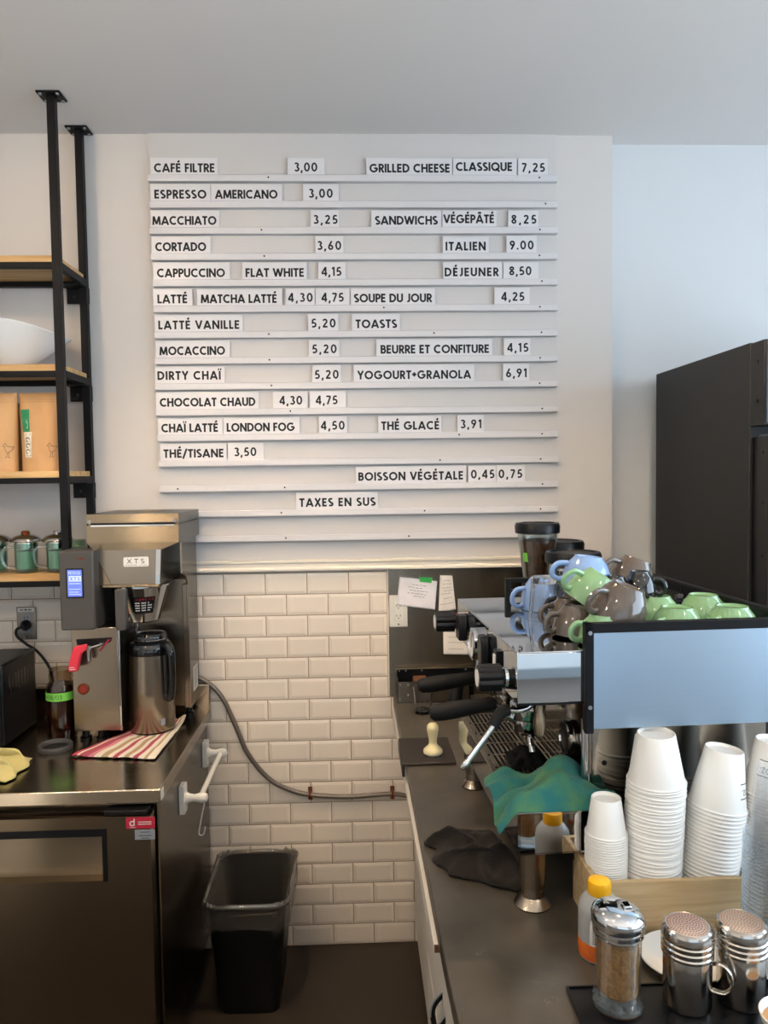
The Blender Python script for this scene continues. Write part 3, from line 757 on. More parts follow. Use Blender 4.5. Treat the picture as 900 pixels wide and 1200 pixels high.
for v, n, a in ((.828, 10, -.602), (.818, 13, -.606), (.811, 8, -.599)):
    for kx in range(n):
        u = a+.0026*kx; q.quad([(u, 2.0234, v-.0012), (u+.002, 2.0234, v-.0012), (u+.002, 2.0234, v+.0012), (u, 2.0234, v+.0012)])
q.build('print', INK, s2, world=True, smooth=False, recalc=False)
# white towel bar on the fridge side
tbx = -.5675
tb = MB()
tb.cyl((-.505, 2.335, .785), (-.505, 2.70, .795), .0085, seg=16)
tb = tb.build('towel_bar', WHITEP, uf, world=True, label='white plastic towel bar on the fridge side')
for y, z in ((2.335, .785), (2.69, .795)):
    e = MB().box(tbx, tbx+.018, y-.021, y+.021, z-.045, z+.045)
    e.lathe([(.024, 0), (.014, .014), (.011, .03), (.0155, .048), (.0165, .058), (.012, .07), (0, .074)], 20, M4.Translation((tbx+.014, y, z)) @ M4.Rotation(pi/2, 4, 'Y'))
    e.build('bar_mount', WHITEP, tb, world=True, bevel=.002)
hk = MB().tube([(-.505, 2.352, .7935), (-.494, 2.352, .790), (-.494, 2.35, .77), (-.505, 2.35, .72), (-.515, 2.35, .668), (-.512, 2.35, .658), (-.503, 2.35, .658), (-.498, 2.35, .668), (-.495, 2.35, .684)], .0022, 8, smooth=5)
hk = hk.build('wire_hook', WHITEP, None); tag(hk, 'thin white wire hook hanging from the near end of the towel bar', 'hook')

# microwave, outlet, cord
mw = thing('microwave', 'black microwave oven at the left edge of the steel worktop', 'microwave', (-1.36, 2.51, .932))
bx('body', BLACKP, mw, -1.60, -1.128, 2.39, 2.635, .944, 1.205, .006, True)
bx('door', BLACKG, mw, -1.595, -1.25, 2.374, 2.391, .95, 1.199, .004, True)
bx('control_panel', BLACKP, mw, -1.248, -1.132, 2.376, 2.391, .95, 1.199, .004, True)
MB().box(-1.285, -1.268, 2.345, 2.36, .99, 1.16).box(-1.285, -1.268, 2.36, 2.375, .99, 1.0).box(-1.285, -1.268, 2.36, 2.375, 1.15, 1.16).build('handle', BLACKG, mw, world=True, bevel=.003)
for x in (-1.56, -1.17):
    for y in (2.42, 2.60): MB().cyl((x, y, .932), (x, y, .945), .014, seg=14).build('foot', RUBBER, mw, world=True)
vb = MB()
for k in range(7): vb.box(-1.1282, -1.1272, 2.43+.022*k, 2.442+.022*k, 1.10, 1.16)
vb.build('vent', BLACKG, mw, world=True)

def wall_outlet(label, x0, x1, z0, z1, y, pm, fm, plug):
    t = thing('wall_outlet', label, 'outlet', ((x0+x1)/2, y, z0))
    bx('cover_plate', pm, t, x0, x1, y-.005, y, z0, z1, .0015, True)
    cx, cz = (x0+x1)/2, (z0+z1)/2; w = (x1-x0)
    f = bx('socket_face', fm, t, cx-w*.24, cx+w*.24, y-.0065, y-.0045, cz-.036, cz+.036, .001, True)
    sl = MB()
    for s in (-1, 1):
        zc = cz+s*.019
        sl.box(cx-.0075, cx-.0055, y-.0068, y-.006, zc-.002, zc+.006).box(cx+.0055, cx+.0075, y-.0068, y-.006, zc-.002, zc+.007)
        sl.cyl((cx, y-.0068, zc-.0075), (cx, y-.006, zc-.0075), .0023, seg=10)
    sl.build('slots', BLACKP, f, world=True)
    for zc in (z0+.010, z1-.010): MB().cyl((cx, y-.0065, zc), (cx, y-.004, zc), .003, seg=10).build('screw', SCREW, t, world=True)
    return t
ol = wall_outlet('steel wall outlet with a black plug above the microwave', -1.255, -1.185, 1.203, 1.324, 2.79, OUTST, GREYS, True)
lb = MB().box(-1.249, -1.191, 2.7838, 2.7852, 1.306, 1.321).build('label_strip', WHITEP, ol, world=True, label='white label strip with small black print')
q = MB()
for kx in range(13):
    if kx in (4, 8): continue
    q.quad([(-1.241+.0032*kx, 2.7834, 1.311), (-1.2386+.0032*kx, 2.7834, 1.311), (-1.2386+.0032*kx, 2.7834, 1.3155), (-1.241+.0032*kx, 2.7834, 1.3155)])
q.build('print', INK, lb, world=True, smooth=False, recalc=False)
pc = thing('power_cord', 'black plug and cord hanging from the steel outlet behind the jar', 'cord', (-1.22, 2.77, 1.25))
MB().lathe([(.019, 0), (.019, .012), (.014, .022), (.008, .036)], 18, M4.Translation((-1.22, 2.7835, 1.258)) @ M4.Rotation(pi/2, 4, 'X')).build('plug', BLACKP, pc, world=True)
MB().tube([(-1.22, 2.752, 1.258), (-1.237, 2.742, 1.249), (-1.236, 2.742, 1.225), (-1.205, 2.745, 1.195), (-1.165, 2.745, 1.165), (-1.125, 2.74, 1.11), (-1.107, 2.735, 1.04), (-1.105, 2.73, .98), (-1.108, 2.72, .938), (-1.13, 2.70, .9365)], .0052, 10, smooth=6).build('cord', BLACKP, pc, world=True)

# jar of syrup with lime tape; loose lid; cloths
jr = thing('syrup_jar', 'tall glass jar of dark syrup with lime tape beside the coffee brewer', 'jar', (-.992, 2.505, .932))
MB().lathe([(.042, 0), (.047, .006), (.047, .165), (.044, .180), (.036, .192), (.036, .198), (.038, .202), (.036, .207), (.038, .212), (.036, .22), (.037, .232), (.034, .232), (.033, .195), (.043, .165), (.043, .008), (0, .007)], 40, cap=True).build('glass', GLASSJ, jr)
MB().lathe([(0, .009), (.0425, .009), (.0425, .162), (.036, .181), (.0, .182)], 32).build('syrup', SYRUPD, jr)
tp = MB(); tp.lathe([(.0478, .133), (.0478, .160)], 40, cap=False)
tp = tp.build('tape', LIME, jr, label='lime green tape with handwriting')
tq = text_quads('08/03', -.022, .026, .139, .015, .11) + text_quads('2', -.044, -.036, .139, .013, .11) + ribbon([(-.034, .142), (-.031, .149), (-.029, .142), (-.026, .149), (-.024, .143)], .0013)
put_quads(tq, lambda u, v: (.0482*sin(u/.0482-.12), -.0482*cos(u/.0482-.12), v)).build('lettering', INK, tp, recalc=False, smooth=False)

ld = thing('jar_lid', 'loose dark ring lid lying flat on the steel worktop', 'lid', (-.972, 2.395, .932))
MB().lathe([(.043, .0), (.051, 0), (.052, .004), (.052, .013), (.050, .016), (.046, .016), (.044, .012), (.043, .006)], 40, closed=True, cap=False).build('ring', DGREY, ld)
MB().lathe([(0, .001), (.043, .001), (.043, .003), (0, .003)], 32).build('disc', BLACKP, ld)

def cloth(name, label, cat, mt, fn, nu, nv, solid, uv=False):
    o = MB().grid(fn, nu, nv, uv=uv).build(name, mt, None, solid=solid, sub=1, ang=180)
    return tag(o, label, cat)
def fn_yc(u, v):
    w = noise.noise(V((u*2.2, v*2.2, 4)))
    X = -1.32+.325*u-.05*v*(1-u)+.012*noise.noise(V((v*3, u, 1))); Y = 2.140+.185*v+.03*noise.noise(V((u*3, 1, v)))-.02*u
    e = min(u*1.2, (1-u)*2.2, v*1.6, (1-v)*1.6); a = max(0, min(1, e*4.5))
    ph = 13*v+3.5*u+1.8*w
    fold = .5+.5*sin(ph)
    z = .9365+a*(.012+.040*fold*(1.1-.45*u)+.010*noise.noise(V((u*5, v*5, 2))))
    return (X+.008*cos(ph), Y+.022*cos(ph)*a, max(z, .936))
cloth('yellow_cloth', 'folded pale yellow cloth at the left edge of the steel worktop', 'cloth', CLOTHY, fn_yc, 30, 26, .004)

A, B, C, D = V((-.893, 2.312)), V((-.624, 2.268)), V((-.612, 2.640)), V((-.735, 2.62))
def fn_tw(u, v):
    p = (A*(1-u)+B*u)*(1-v)+(D*(1-u)+C*u)*v
    n = noise.noise(V((u*5, v*6, 3)))
    p = p + V((.006*noise.noise(V((v*7, u*2, 1))), .006*noise.noise(V((u*7, 5, v)))))
    z = .9365+.0035*(.6+n)+.004*(.5+.5*sin(u*22))*(1-.6*v)*.35
    if v < .04: z -= .001
    ctr = (p-V((-.705, 2.545))).length
    if ctr < .095: z = .9365
    elif v > .75 and u > .6: z += .02*min(1, (v-.75)*5)*min(1, (u-.6)*4)*(ctr-.095)/.05
    return (p.x, p.y, z)
cloth('striped_towel', 'red and beige striped tea towel lying under the steel thermos', 'towel', STRIPED, fn_tw, 40, 34, .005, uv=True)

# ================================================================== COFFEE BREWER
cb = thing('coffee_brewer', 'tall stainless batch coffee brewer on the left worktop', 'coffee machine', (-.76, 2.6, .932))
bx('tower', STEELV, cb, -.932, -.782, 2.448, 2.735, .968, 1.309, .003, True)
bx('tower_trim', MIRROR, cb, -.7825, -.776, 2.446, 2.456, .968, 1.303, .001, True, 'bright polished corner strip')
bx('head_side', DGREY, cb, -.872, -.857, 2.50, 2.735, 1.309, 1.435, .002, True)
# control box
ctl = bx('control_box', DGREY, cb, -.947, -.838, 2.405, 2.503, 1.309, 1.564, .006, True, 'dark grey control box')
bz = bx('display_bezel', BLACKP, ctl, -.925, -.870, 2.4035, 2.406, 1.413, 1.508, .002, True)
sc = bx('display', SCREEN, bz, -.920, -.875, 2.4025, 2.404, 1.418, 1.503, .0015, True, 'lit blue display')
bx('display_banner', SCREENL, sc, -.9155, -.8765, 2.4021, 2.4027, 1.466, 1.484, .0005, True)
put_quads(text_quads('FETCO', -.916, -.879, 1.489, .0095, .17), lambda u, v: (u, 2.4019, v)).build('lettering', SCREENL, sc, world=True, recalc=False, smooth=False)
put_quads(text_quads('XTS', -.911, -.881, 1.4695, .0115, .17), lambda u, v: (u, 2.4017, v)).build('lettering', SCREEN, sc, world=True, recalc=False, smooth=False)
q = MB()
for v, n in ((1.458, 12), (1.440, 12), (1.431, 10), (1.424, 12)):
    for kx in range(n): q.quad([(-.915+.0031*kx, 2.4019, v), (-.9128+.0031*kx, 2.4019, v), (-.9128+.0031*kx, 2.4019, v+.003), (-.915+.0031*kx, 2.4019, v+.003)])
q.build('lettering', SCREENL, sc, world=True, recalc=False, smooth=False)
q = MB()
for kx in range(3): q.box(-.887+.007*kx, -.882+.007*kx, 2.4035, 2.405, 1.536, 1.543)
q.build('indicator_lights', COPPER, ctl, world=True)
# hood and head
hd = MB(); hd.box(-.873, -.578, 2.452, 2.765, 1.583, 1.640).box(-.873, -.578, 2.452, 2.765, 1.646, 1.676).box(-.868, -.583, 2.458, 2.76, 1.638, 1.648)
hd = hd.build('hood', STEEL, cb, world=True, smooth=False)
MB().box(-.858, -.592, 2.4495, 2.4525, 1.636, 1.641).build('hood_seam', MIRROR, hd, world=True)
MB().box(-.858, -.592, 2.4497, 2.4527, 1.6415, 1.6475).build('hood_slot', BLACKP, hd, world=True)
for x in (-.862, -.59): MB().cyl((x, 2.452, 1.652), (x, 2.448, 1.652), .0055, seg=12).build('screw', BOLT, hd, world=True)
ch = MB()
ch.grid(lambda u, v: ((-.873+.021*v)*(1-u)+(-.578-.058*v)*u, 2.452+.002*v, 1.583-.024*v), 1, 1)
ch.grid(lambda u, v: (-.578-.058*v, 2.452+.002*v+.30*u, 1.583-.024*v), 1, 1)
ch.grid(lambda u, v: (-.873+.021*v, 2.452+.002*v+.30*u, 1.583-.024*v), 1, 1)
ch.build('hood_underside', STEEL, hd, world=True, smooth=False)
head = MB()
head.prism([(-.852, 1.559), (-.636, 1.559), (-.643, 1.446), (-.845, 1.446)], 2.456, 2.755, 'y')
head = head.build('brew_head', STEELV, cb, world=True, smooth=False)
MB().prism([(-.852, 1.559), (-.800, 1.446), (-.845, 1.446)], 2.4535, 2.457, 'y').build('head_facet', STEEL, head, world=True, smooth=False)
MB().prism([(-.652, 1.559), (-.637, 1.559), (-.643, 1.446), (-.657, 1.446)], 2.452, 2.457, 'y').build('head_trim', MIRROR, head, world=True, smooth=False)
bx('head_lip', STEEL, head, -.83, -.645, 2.448, 2.74, 1.437, 1.447, .002, True)
bd = MB().prism([(-.758, 1.532), (-.755, 1.535), (-.681, 1.5365), (-.678, 1.533), (-.678, 1.508), (-.681, 1.505), (-.755, 1.5045), (-.758, 1.508)], 2.4528, 2.456, 'y').build('badge', WHITEP, head, world=True)
put_quads(text_quads('XTS', -.747, -.690, 1.515, .015, .14)+text_quads('EXTRACTOR - SYSTEM', -.752, -.684, 1.508, .003, .2), lambda u, v: (u, 2.4524, v)).build('lettering', INK, bd, world=True, recalc=False, smooth=False)
# side panels and back
sp = MB().prism([(2.62, .985), (2.765, .985), (2.765, 1.585), (2.54, 1.585), (2.54, 1.47), (2.60, 1.45), (2.62, 1.42)], -.596, -.590, 'x').build('side_panel', STEELV, cb, world=True, smooth=False)
MB().box(-.5905, -.589, 2.665, 2.735, 1.03, 1.115).build('sticker', WHITEP, sp, world=True, label='white rating sticker')
q = MB()
for k in range(9): q.quad([(-.5885, 2.672, 1.108-.008*k), (-.5885, 2.724-(k*7 % 3)*.008, 1.108-.008*k), (-.5885, 2.724-(k*7 % 3)*.008, 1.1055-.008*k), (-.5885, 2.672, 1.1055-.008*k)])
q.build('lettering', INK, sp, world=True, smooth=False, recalc=False)
bx('back_column', STEELV, cb, -.782, -.596, 2.645, 2.765, .985, 1.437, .003, True)
bx('front_edge', STEELV, cb, -.612, -.596, 2.622, 2.646, .985, 1.42, .002, True)
bx('inner_post', MIRROR, cb, -.781, -.770, 2.632, 2.645, .985, 1.437, .001, True)
for x, y in ((-.905, 2.48), (-.852, 2.475), (-.905, 2.71), (-.62, 2.72), (-.75, 2.72)):
    zt = .969 if x < -.78 else .986
    MB().lathe([(.019, 0), (.019, .008), (.012, .012), (.012, zt-.932)], 16, M4.Translation((x, y, .932))).build('foot', BLACKP, cb, world=True)
# brew basket hanging from rails
bk = MB().lathe([(.056, 0), (.062, .004), (.094, .118), (.0985, .12), (.0985, .125), (.09, .125), (.058, .012), (0, .008)], 40, M4.Translation((-.733, 2.548, 1.312))).build('brew_basket', CHROME, cb, world=True)
MB().prism([(-.775, 1.437), (-.740, 1.437), (-.740, 1.312), (-.745, 1.305), (-.769, 1.305), (-.775, 1.314)], 2.405, 2.432, 'y').build('handle', DGREY, bk, world=True, bevel=.004, label='dark grey basket handle')
bx('handle_bracket', BLACKP, bk, -.767, -.748, 2.43, 2.475, 1.405, 1.43, .002, True)
def on_basket(a, z):
    r = .0625+(.0945-.0625)*(z-1.316)/.114+.0008
    return (-.733+r*sin(a), 2.548-r*cos(a), z)
wl = MB().grid(lambda u, v: on_basket(-.02+.85*u, 1.345+.056*v), 14, 2).build('label', BLACKP, bk, world=True, recalc=False, label='black warning label')
wl2 = MB().grid(lambda u, v: on_basket(-1.15+.62*u, 1.330+.062*v), 10, 2).build('label', BLACKP, bk, world=True, recalc=False, label='black warning label with yellow heading')
def on_b2(u, v): p = on_basket(u, v); return (-.733+(p[0]+.733)*1.012, 2.548+(p[1]-2.548)*1.012, v)
put_quads(text_quads('WARNING', .07, .77, 1.391, .0065, .2), on_b2).build('lettering', REDP, wl, world=True, recalc=False, smooth=False)
q = []
for k, n in enumerate((9, 11, 12, 10)):
    for j in range(n): 
        if j % 4 != 3: q += ribbon([(.05+.062*j, 1.382-.0085*k), (.095+.062*j, 1.382-.0085*k)], .0038)
put_quads(q, on_b2).build('lettering', WHITEP, wl, world=True, recalc=False, smooth=False)
q = ribbon([(-1.05, 1.382), (-.62, 1.382)], .007)
put_quads(q, on_b2).build('lettering', YELLOW, wl2, world=True, recalc=False, smooth=False)
q = []
for k in range(4): q += ribbon([(-1.05, 1.371-.009*k), (-.66, 1.371-.009*k)], .003)
put_quads(q, on_b2).build('lettering', WHITEP, wl2, world=True, recalc=False, smooth=False)
# hot-water tap and button on the tower
rc = MB().prism([(-.915, 1.272), (-.800, 1.276), (-.804, 1.262), (-.845, 1.244), (-.912, 1.254)], 2.4455, 2.4485, 'y').build('tap_recess', BLACKP, cb, world=True)
MB().prism([(-.805, 1.270), (-.812, 1.270), (-.845, 1.232), (-.838, 1.232)], 2.4448, 2.4465, 'y').build('recess_stripe', REDS, rc, world=True)
MB().cyl((-.868, 2.447, 1.248), (-.868, 2.418, 1.248), .009, seg=16).cyl((-.868, 2.424, 1.256), (-.868, 2.424, 1.205), .0085, .0065, seg=16).build('tap_spout', CHROME, cb, world=True)
MB().cyl((-.868, 2.42, 1.248), (-.832, 2.44, 1.256), .0035, seg=10).lathe([(0, 0), (.008, .003), (.008, .008), (0, .012)], 14, M4.Translation((-.83, 2.434, 1.254))).build('tap_lever_pin', CHROME, cb, world=True)
th = MB().prism([(-.905, 1.258), (-.868, 1.264), (-.868, 1.246), (-.884, 1.236), (-.897, 1.178), (-.925, 1.176), (-.927, 1.188), (-.914, 1.240)], 2.398, 2.418, 'y').build('tap_handle', REDP, cb, world=True, bevel=.004, label='bright red hot water tap handle')
q = MB()
for v, n in ((1.190, 4), (1.184, 5)):
    for kx in range(n): q.quad([(-.921+.004*kx, 2.3975, v), (-.918+.004*kx, 2.3975, v), (-.918+.004*kx, 2.3975, v+.003), (-.921+.004*kx, 2.3975, v+.003)])
q.build('lettering', WHITEP, th, world=True, smooth=False, recalc=False)
bt = MB().lathe([(.0185, 0), (.0185, .003), (.015, .006), (.014, .0045), (0, .0045)], 24, M4.Translation((-.897, 2.448, 1.108)) @ M4.Rotation(pi/2, 4, 'X')).build('warning_emblem', COPPER, cb, world=True, label='round dark red emblem on the tower')
q = []
for k in range(6): q += ribbon([(-.897+.003*cos(k*pi/3), 1.108+.003*sin(k*pi/3)), (-.897+.011*cos(k*pi/3), 1.108+.011*sin(k*pi/3))], .0035)
put_quads(q, lambda u, v: (u, 2.4428, v)).build('print', REDS, bt, world=True, recalc=False, smooth=False)

# thermos jug on the towel
tj = thing('thermos_jug', 'brushed steel thermos jug with black lid and handle on the striped towel', 'thermos', (-.704, 2.545, .9395))
MB().lathe([(.0735, .006), (.0755, .01), (.0735, .15), (.0695, .262), (.067, .264)], 48, cap=True).build('body', STEELV, tj)
MB().lathe([(.068, 0), (.072, .002), (.072, .008), (0, .008)], 40).build('base_ring', BLACKP, tj)
MB().lathe([(.0705, .262), (.0715, .266), (.070, .285), (.064, .298), (.054, .303), (0, .303)], 40).build('collar', BLACKG, tj)
ldd = MB().lathe([(.052, .302), (.0545, .306), (.0545, .320), (.048, .330), (.02, .334), (0, .334)], 40).build('lid', BLACKG, tj)
MB().lathe([(.0548, .3105), (.0555, .3115), (.0548, .3125)], 40, cap=False).build('lid_ring', CHROME, ldd)
a = -.62
hx, hy = cos(a), sin(a)
MB().tube([(hx*.060, hy*.060, .292), (hx*.085, hy*.085, .296), (hx*.100, hy*.100, .272), (hx*.104, hy*.104, .225), (hx*.102, hy*.102, .16), (hx*.094, hy*.094, .125), (hx*.078, hy*.078, .118), (hx*.070, hy*.070, .128)], .012, 12, smooth=5, rads=[.012, .014, .014, .012, .012, .013, .012, .009], flat=1.0).build('handle', BLACKG, tj)
MB().tube([(hx*.0745, hy*.0745, .13), (hx*.0735, hy*.0735, .19), (hx*.0715, hy*.0715, .262)], .011, 10, flat=.5).build('handle_spine', BLACKG, tj)
lbm = MB().grid(lambda u, v: (.0755*sin(.62+.20*u), -.0755*cos(.62+.20*u), .03+.022*v), 6, 1).build('label', GREYS, tj, recalc=False)

# ================================================================== water line on the wall
hs = thing('water_hose', 'braided grey hose running along the tiled wall to the right counter', 'hose', (-.2, 2.775, .6))
MB().tube([(-.70, 2.745, 1.052), (-.63, 2.768, 1.056), (-.575, 2.774, 1.04), (-.512, 2.776, .975), (-.462, 2.776, .862), (-.42, 2.776, .758), (-.345, 2.776, .662), (-.267, 2.778, .615), (-.19, 2.778, .594), (-.05, 2.778, .582), (.12, 2.778, .588), (.187, 2.776, .574)], .0085, 12, smooth=8).build('hose', HOSEM, hs, world=True)
for x, z in ((-.191, .594), (.119, .588)):
    c = MB().box(x-.008, x+.008, 2.787, 2.792, z-.024, z+.026)
    c.tube([(x, 2.788, z-.012), (x, 2.769, z-.010), (x, 2.7655, z), (x, 2.769, z+.010), (x, 2.788, z+.012)], .005, 8)
    c.cyl((x, 2.788, z+.018), (x, 2.784, z+.018), .005, seg=10).build('clip', COPPER, hs, world=True, bevel=.0008)

# ================================================================== waste bin
wb = thing('waste_bin', 'black plastic waste bin with clear liner beside the undercounter fridge', 'bin', (-.383, 2.57, 0))
def rrect(w, d, r, n=6):
    out = []
    for cx, cy, a0 in ((w/2-r, d/2-r, 0), (-w/2+r, d/2-r, 90), (-w/2+r, -d/2+r, 180), (w/2-r, -d/2+r, 270)):
        out += [(cx+r*cos(R(a0+90*i/n)), cy+r*sin(R(a0+90*i/n))) for i in range(n+1)]
    return out
def loft(levels, closed_bottom=True):
    m = MB(); rings = []
    for w, d, r, z in levels: rings.append([m.bm.verts.new((x, y, z)) for x, y in rrect(w, d, r)])
    for a, b in zip(rings, rings[1:]):
        n = len(a)
        for i in range(n): m.bm.faces.new((a[i], a[(i+1) % n], b[(i+1) % n], b[i]))
    m.bm.faces.new(rings[0][::-1]); m.bm.faces.new(rings[-1])
    return m
loft([(.195, .26, .03, 0), (.2, .268, .035, .006), (.262, .345, .045, .375), (.272, .354, .048, .378), (.272, .354, .048, .392), (.258, .342, .045, .392), (.195, .26, .032, .012)]).build('body', BLACKP, wb)
def fn_lin(u, v):
    P = rrect(.278, .362, .05, 12); n = len(P); f = u*n; i = int(f) % n; t = f-int(f)
    x = P[i][0]*(1-t)+P[(i+1) % n][0]*t; y = P[i][1]*(1-t)+P[(i+1) % n][1]*t
    prof = [(1.04, .315), (1.035, .36), (1.02, .392), (1.0, .402), (.95, .398), (.87, .36), (.78, .24), (.65, .08)]
    g = v*(len(prof)-1); k = min(int(g), len(prof)-2); h = g-k
    s = prof[k][0]*(1-h)+prof[k+1][0]*h; z = prof[k][1]*(1-h)+prof[k+1][1]*h
    n1 = noise.noise(V((cos(u*2*pi)*3, sin(u*2*pi)*3, v*3))); n2 = noise.noise(V((cos(u*2*pi)*11, sin(u*2*pi)*11, v*2)))
    k_ = 1. if v < .6 else .35
    s += k_*(.022*n1+.018*n2)+k_*.010*noise.noise(V((cos(u*2*pi)*22, sin(u*2*pi)*22, v*6)))
    if v < .16: z += .045*n1+.02*n2
    return (x*s, y*s, z+.010*n2)
ln = MB().grid(fn_lin, 120, 22); bmesh.ops.remove_doubles(ln.bm, verts=ln.bm.verts, dist=.0002)
tb_ = [fn_lin(i/72, .42+.04*sin(i*2.3)) for i in range(73)]
MB().tube([(x_*1.012, y_*1.012, z_-.004) for x_, y_, z_ in tb_], .005, 8, rads=[.008+.0045*noise.noise(V((i*.9, 1, 2))) for i in range(73)]).build('liner_rim', LINERR, wb, ang=180)
ln.build('liner', LINER, wb, ang=180, label='crumpled clear plastic liner', recalc=False)

# ================================================================== RIGHT-HAND BAR
sb = thing('steel_backsplash', 'brushed steel splash panel on the wall behind the espresso machine', 'backsplash', (.43, 2.8, .958))
MB().box(.1105, .75, 2.792, 2.7998, .958, 1.4405).build('panel', SPLASH, sb, world=True)
MB().box(.1095, .1135, 2.7895, 2.7998, .958, 1.4405).build('edge_strip', TRIM, sb, world=True)
wall_outlet('white double wall outlet half covered by a taped paper note', .117, .184, 1.222, 1.341, 2.791, WHITEP, CERW, False)

def note(name, label, pts, mt, lines, ink, curl, seed, yb=2.7865):
    o = thing(name, label, 'paper note', (sum(p[0] for p in pts)/4, yb, min(p[1] for p in pts)))
    tl_, tr_, br_, bl_ = [V(p) for p in pts]
    def at(u, v, off=0):
        p = (bl_*(1-u)+br_*u)*(1-v)+(tl_*(1-u)+tr_*u)*v
        c = curl*(max(0, .45-u-.5*(1-v)))**2*4 + .0025*noise.noise(V((u*3, v*3, seed)))+.004*(1-v)**2
        return (p.x, yb-.0008-c-off, p.y)
    MB().grid(at, 16, 16).build('sheet', mt, o, world=True, solid=.0005, ang=180)
    rnd = random.Random(seed); q = []
    for u0, u1, v in lines:
        n = int((u1-u0)*28); u = u0
        while u < u1-.02:
            L = min(rnd.uniform(.04, .12), u1-u); q += squiggle(u, u+L, v, .012, .011, 5, rnd); u += L+.02
    put_quads(q, lambda u, v: at(u, v, .0008)).build('handwriting', ink, o, world=True, smooth=False, recalc=False)
    return o
nt = note('paper_note', 'white handwritten note stuck with green tape on the steel splash', [(.156, 1.412), (.297, 1.391), (.287, 1.285), (.145, 1.305)], NOTE, [(.35, .72, .78), (.25, .62, .68), (.3, .82, .58), (.25, .75, .48), (.4, .7, .38)], PENCIL, .02, 4)
MB().prism([(.229, 1.408), (.279, 1.405), (.275, 1.386), (.231, 1.391)], 2.7795, 2.783, 'y').build('tape', GREENT, nt, world=True, label='strip of green tape')
note('receipt_slip', 'narrow printed receipt slip right of the green taped note', [(.308, 1.413), (.354, 1.411), (.366, 1.284), (.300, 1.270)], NOTE2, [(.3, .8, .86), (.25, .85, .77), (.2, .85, .66), (.3, .9, .58), (.15, .8, .50), (.3, .85, .37), (.1, .5, .22), (.55, .9, .22)], PINKINK, .0, 9)
note('paper_card', 'small cream card with lines low on the steel splash', [(.318, 1.215), (.412, 1.212), (.412, 1.112), (.318, 1.116)], NOTE2, [(.15, .5, .85), (.2, .8, .65), (.2, .85, .45), (.2, .8, .2)], PENCIL, 0, 12)

ct = thing('bar_counter', 'long dark stone counter top carrying the espresso machine', 'counter', (.58, 1.7, .918))
CT = MB().prism([(.127, 2.79), (.1345, 1.9), (.1395, 1.24), (.147, .9), (.15, .62), (1.03, .62), (1.03, 2.79)], .920, .958, 'z').build('worktop', STONE, ct, world=True, bevel=.002)
er = MB().prism([(.1325, 1.365), (.1495, 1.365), (.139, 2.78), (.1215, 2.78)], .893, .9095, 'z').build('edge_rail', WHITEC, ct, world=True, bevel=.001, label='white strip under the counter edge')
bx('rail_end', WOODE, er, .1335, .1485, 1.362, 1.3655, .894, .908, .0003, True, 'bare brown wood end')
for i, (y0, y1, fx, nm) in enumerate(((2.13, 2.785, .200, 'far white bar cabinet next to the tiled wall'), (1.40, 2.125, .186, 'middle white bar cabinet under the espresso machine'), (.66, 1.395, .176, 'near white bar cabinet with two black hoses on its front'))):
    c = thing('bar_cabinet', nm, 'cabinet', (.6, (y0+y1)/2, 0), 0, 'white cabinets under the bar counter')
    bx('carcass', WHITEC, c, fx+.021, 1.0, y0, y1, .06, .920, .001, True)
    bx('plinth', BLACKP, c, fx+.06, .97, y0, y1, 0, .06, .001, True)
    pull = (.0, .0, .006)[i]
    d = bx('drawer_front', WHITEC, c, fx-pull, fx+.0205-pull, y0+.004, y1-.004, .405, .905, .0015, True)
    if pull > .01: bx('drawer_side', WHITEC, c, fx+.0205-pull, fx+.08, y0+.03, y0+.045, .43, .80, .001, True)
    bx('edge_band', WOODE, d, fx-pull+.001, fx+.0195-pull, y0+.0032, y0+.0045, .872, .9045, .0003, True, 'bare brown board end')
    bx('drawer_front', WHITEC, c, fx, fx+.0205, y0+.004, y1-.004, .075, .398, .0015, True)
for k in (0, 1):
    h = thing('black_hose', ('upper' if k == 0 else 'lower') + ' black hose loop curving out of the white bar cabinet', 'hose', (.17, 1.75, .5), 0, 'black hoses under the bar counter')
    pts = [(.208, 1.72, .566), (.188, 1.72, .557), (.166, 1.72, .53), (.163, 1.72, .50), (.175, 1.72, .46), (.20, 1.72, .44)] if k == 0 else [(.208, 1.66, .556), (.188, 1.66, .544), (.170, 1.66, .515), (.164, 1.66, .48), (.174, 1.66, .44), (.20, 1.66, .42)]
    MB().tube(pts, .0065, 12, smooth=8).build('hose', RUBBER, h, world=True)
    MB().tube([(p_[0]-.0045, p_[1]-.003, p_[2]+.0055) for p_ in pts[:4]], .0026, 8, smooth=8).build('stripe', GREYS, h, world=True, label='pale stripe along the hose')

# ---- far end of the counter
kb = thing('knock_box', 'open riveted steel knock box at the wall end of the bar counter', 'knock box', (.28, 2.74, .958))
k = MB().box(.138, .405, 2.70, 2.703, .959, 1.036).box(.138, .141, 2.70, 2.786, .959, 1.05).box(.402, .405, 2.70, 2.786, .959, 1.05).box(.138, .405, 2.70, 2.786, .958, .961)
k.build('box', SPLASH, kb, world=True, smooth=False)
bx('inner_back', BLACKP, kb, .141, .430, 2.775, 2.7865, .96, 1.066, .001, True)
bx('rim', STEEL, kb, .136, .434, 2.770, 2.788, 1.064, 1.068, .0005, True)
bx('knock_bar', WOODE, kb, .20, .25, 2.71, 2.774, 1.015, 1.040, .004, True, 'brown wooden knock bar')
rv = MB()
for x, z in ((.15, 1.025), (.178, 1.025), (.15, .972), (.178, .988), (.30, 1.02), (.39, 1.02)): rv.lathe([(.0035, 0), (0, .002)], 8, M4.Translation((x, 2.70, z)) @ M4.Rotation(pi/2, 4, 'X'))
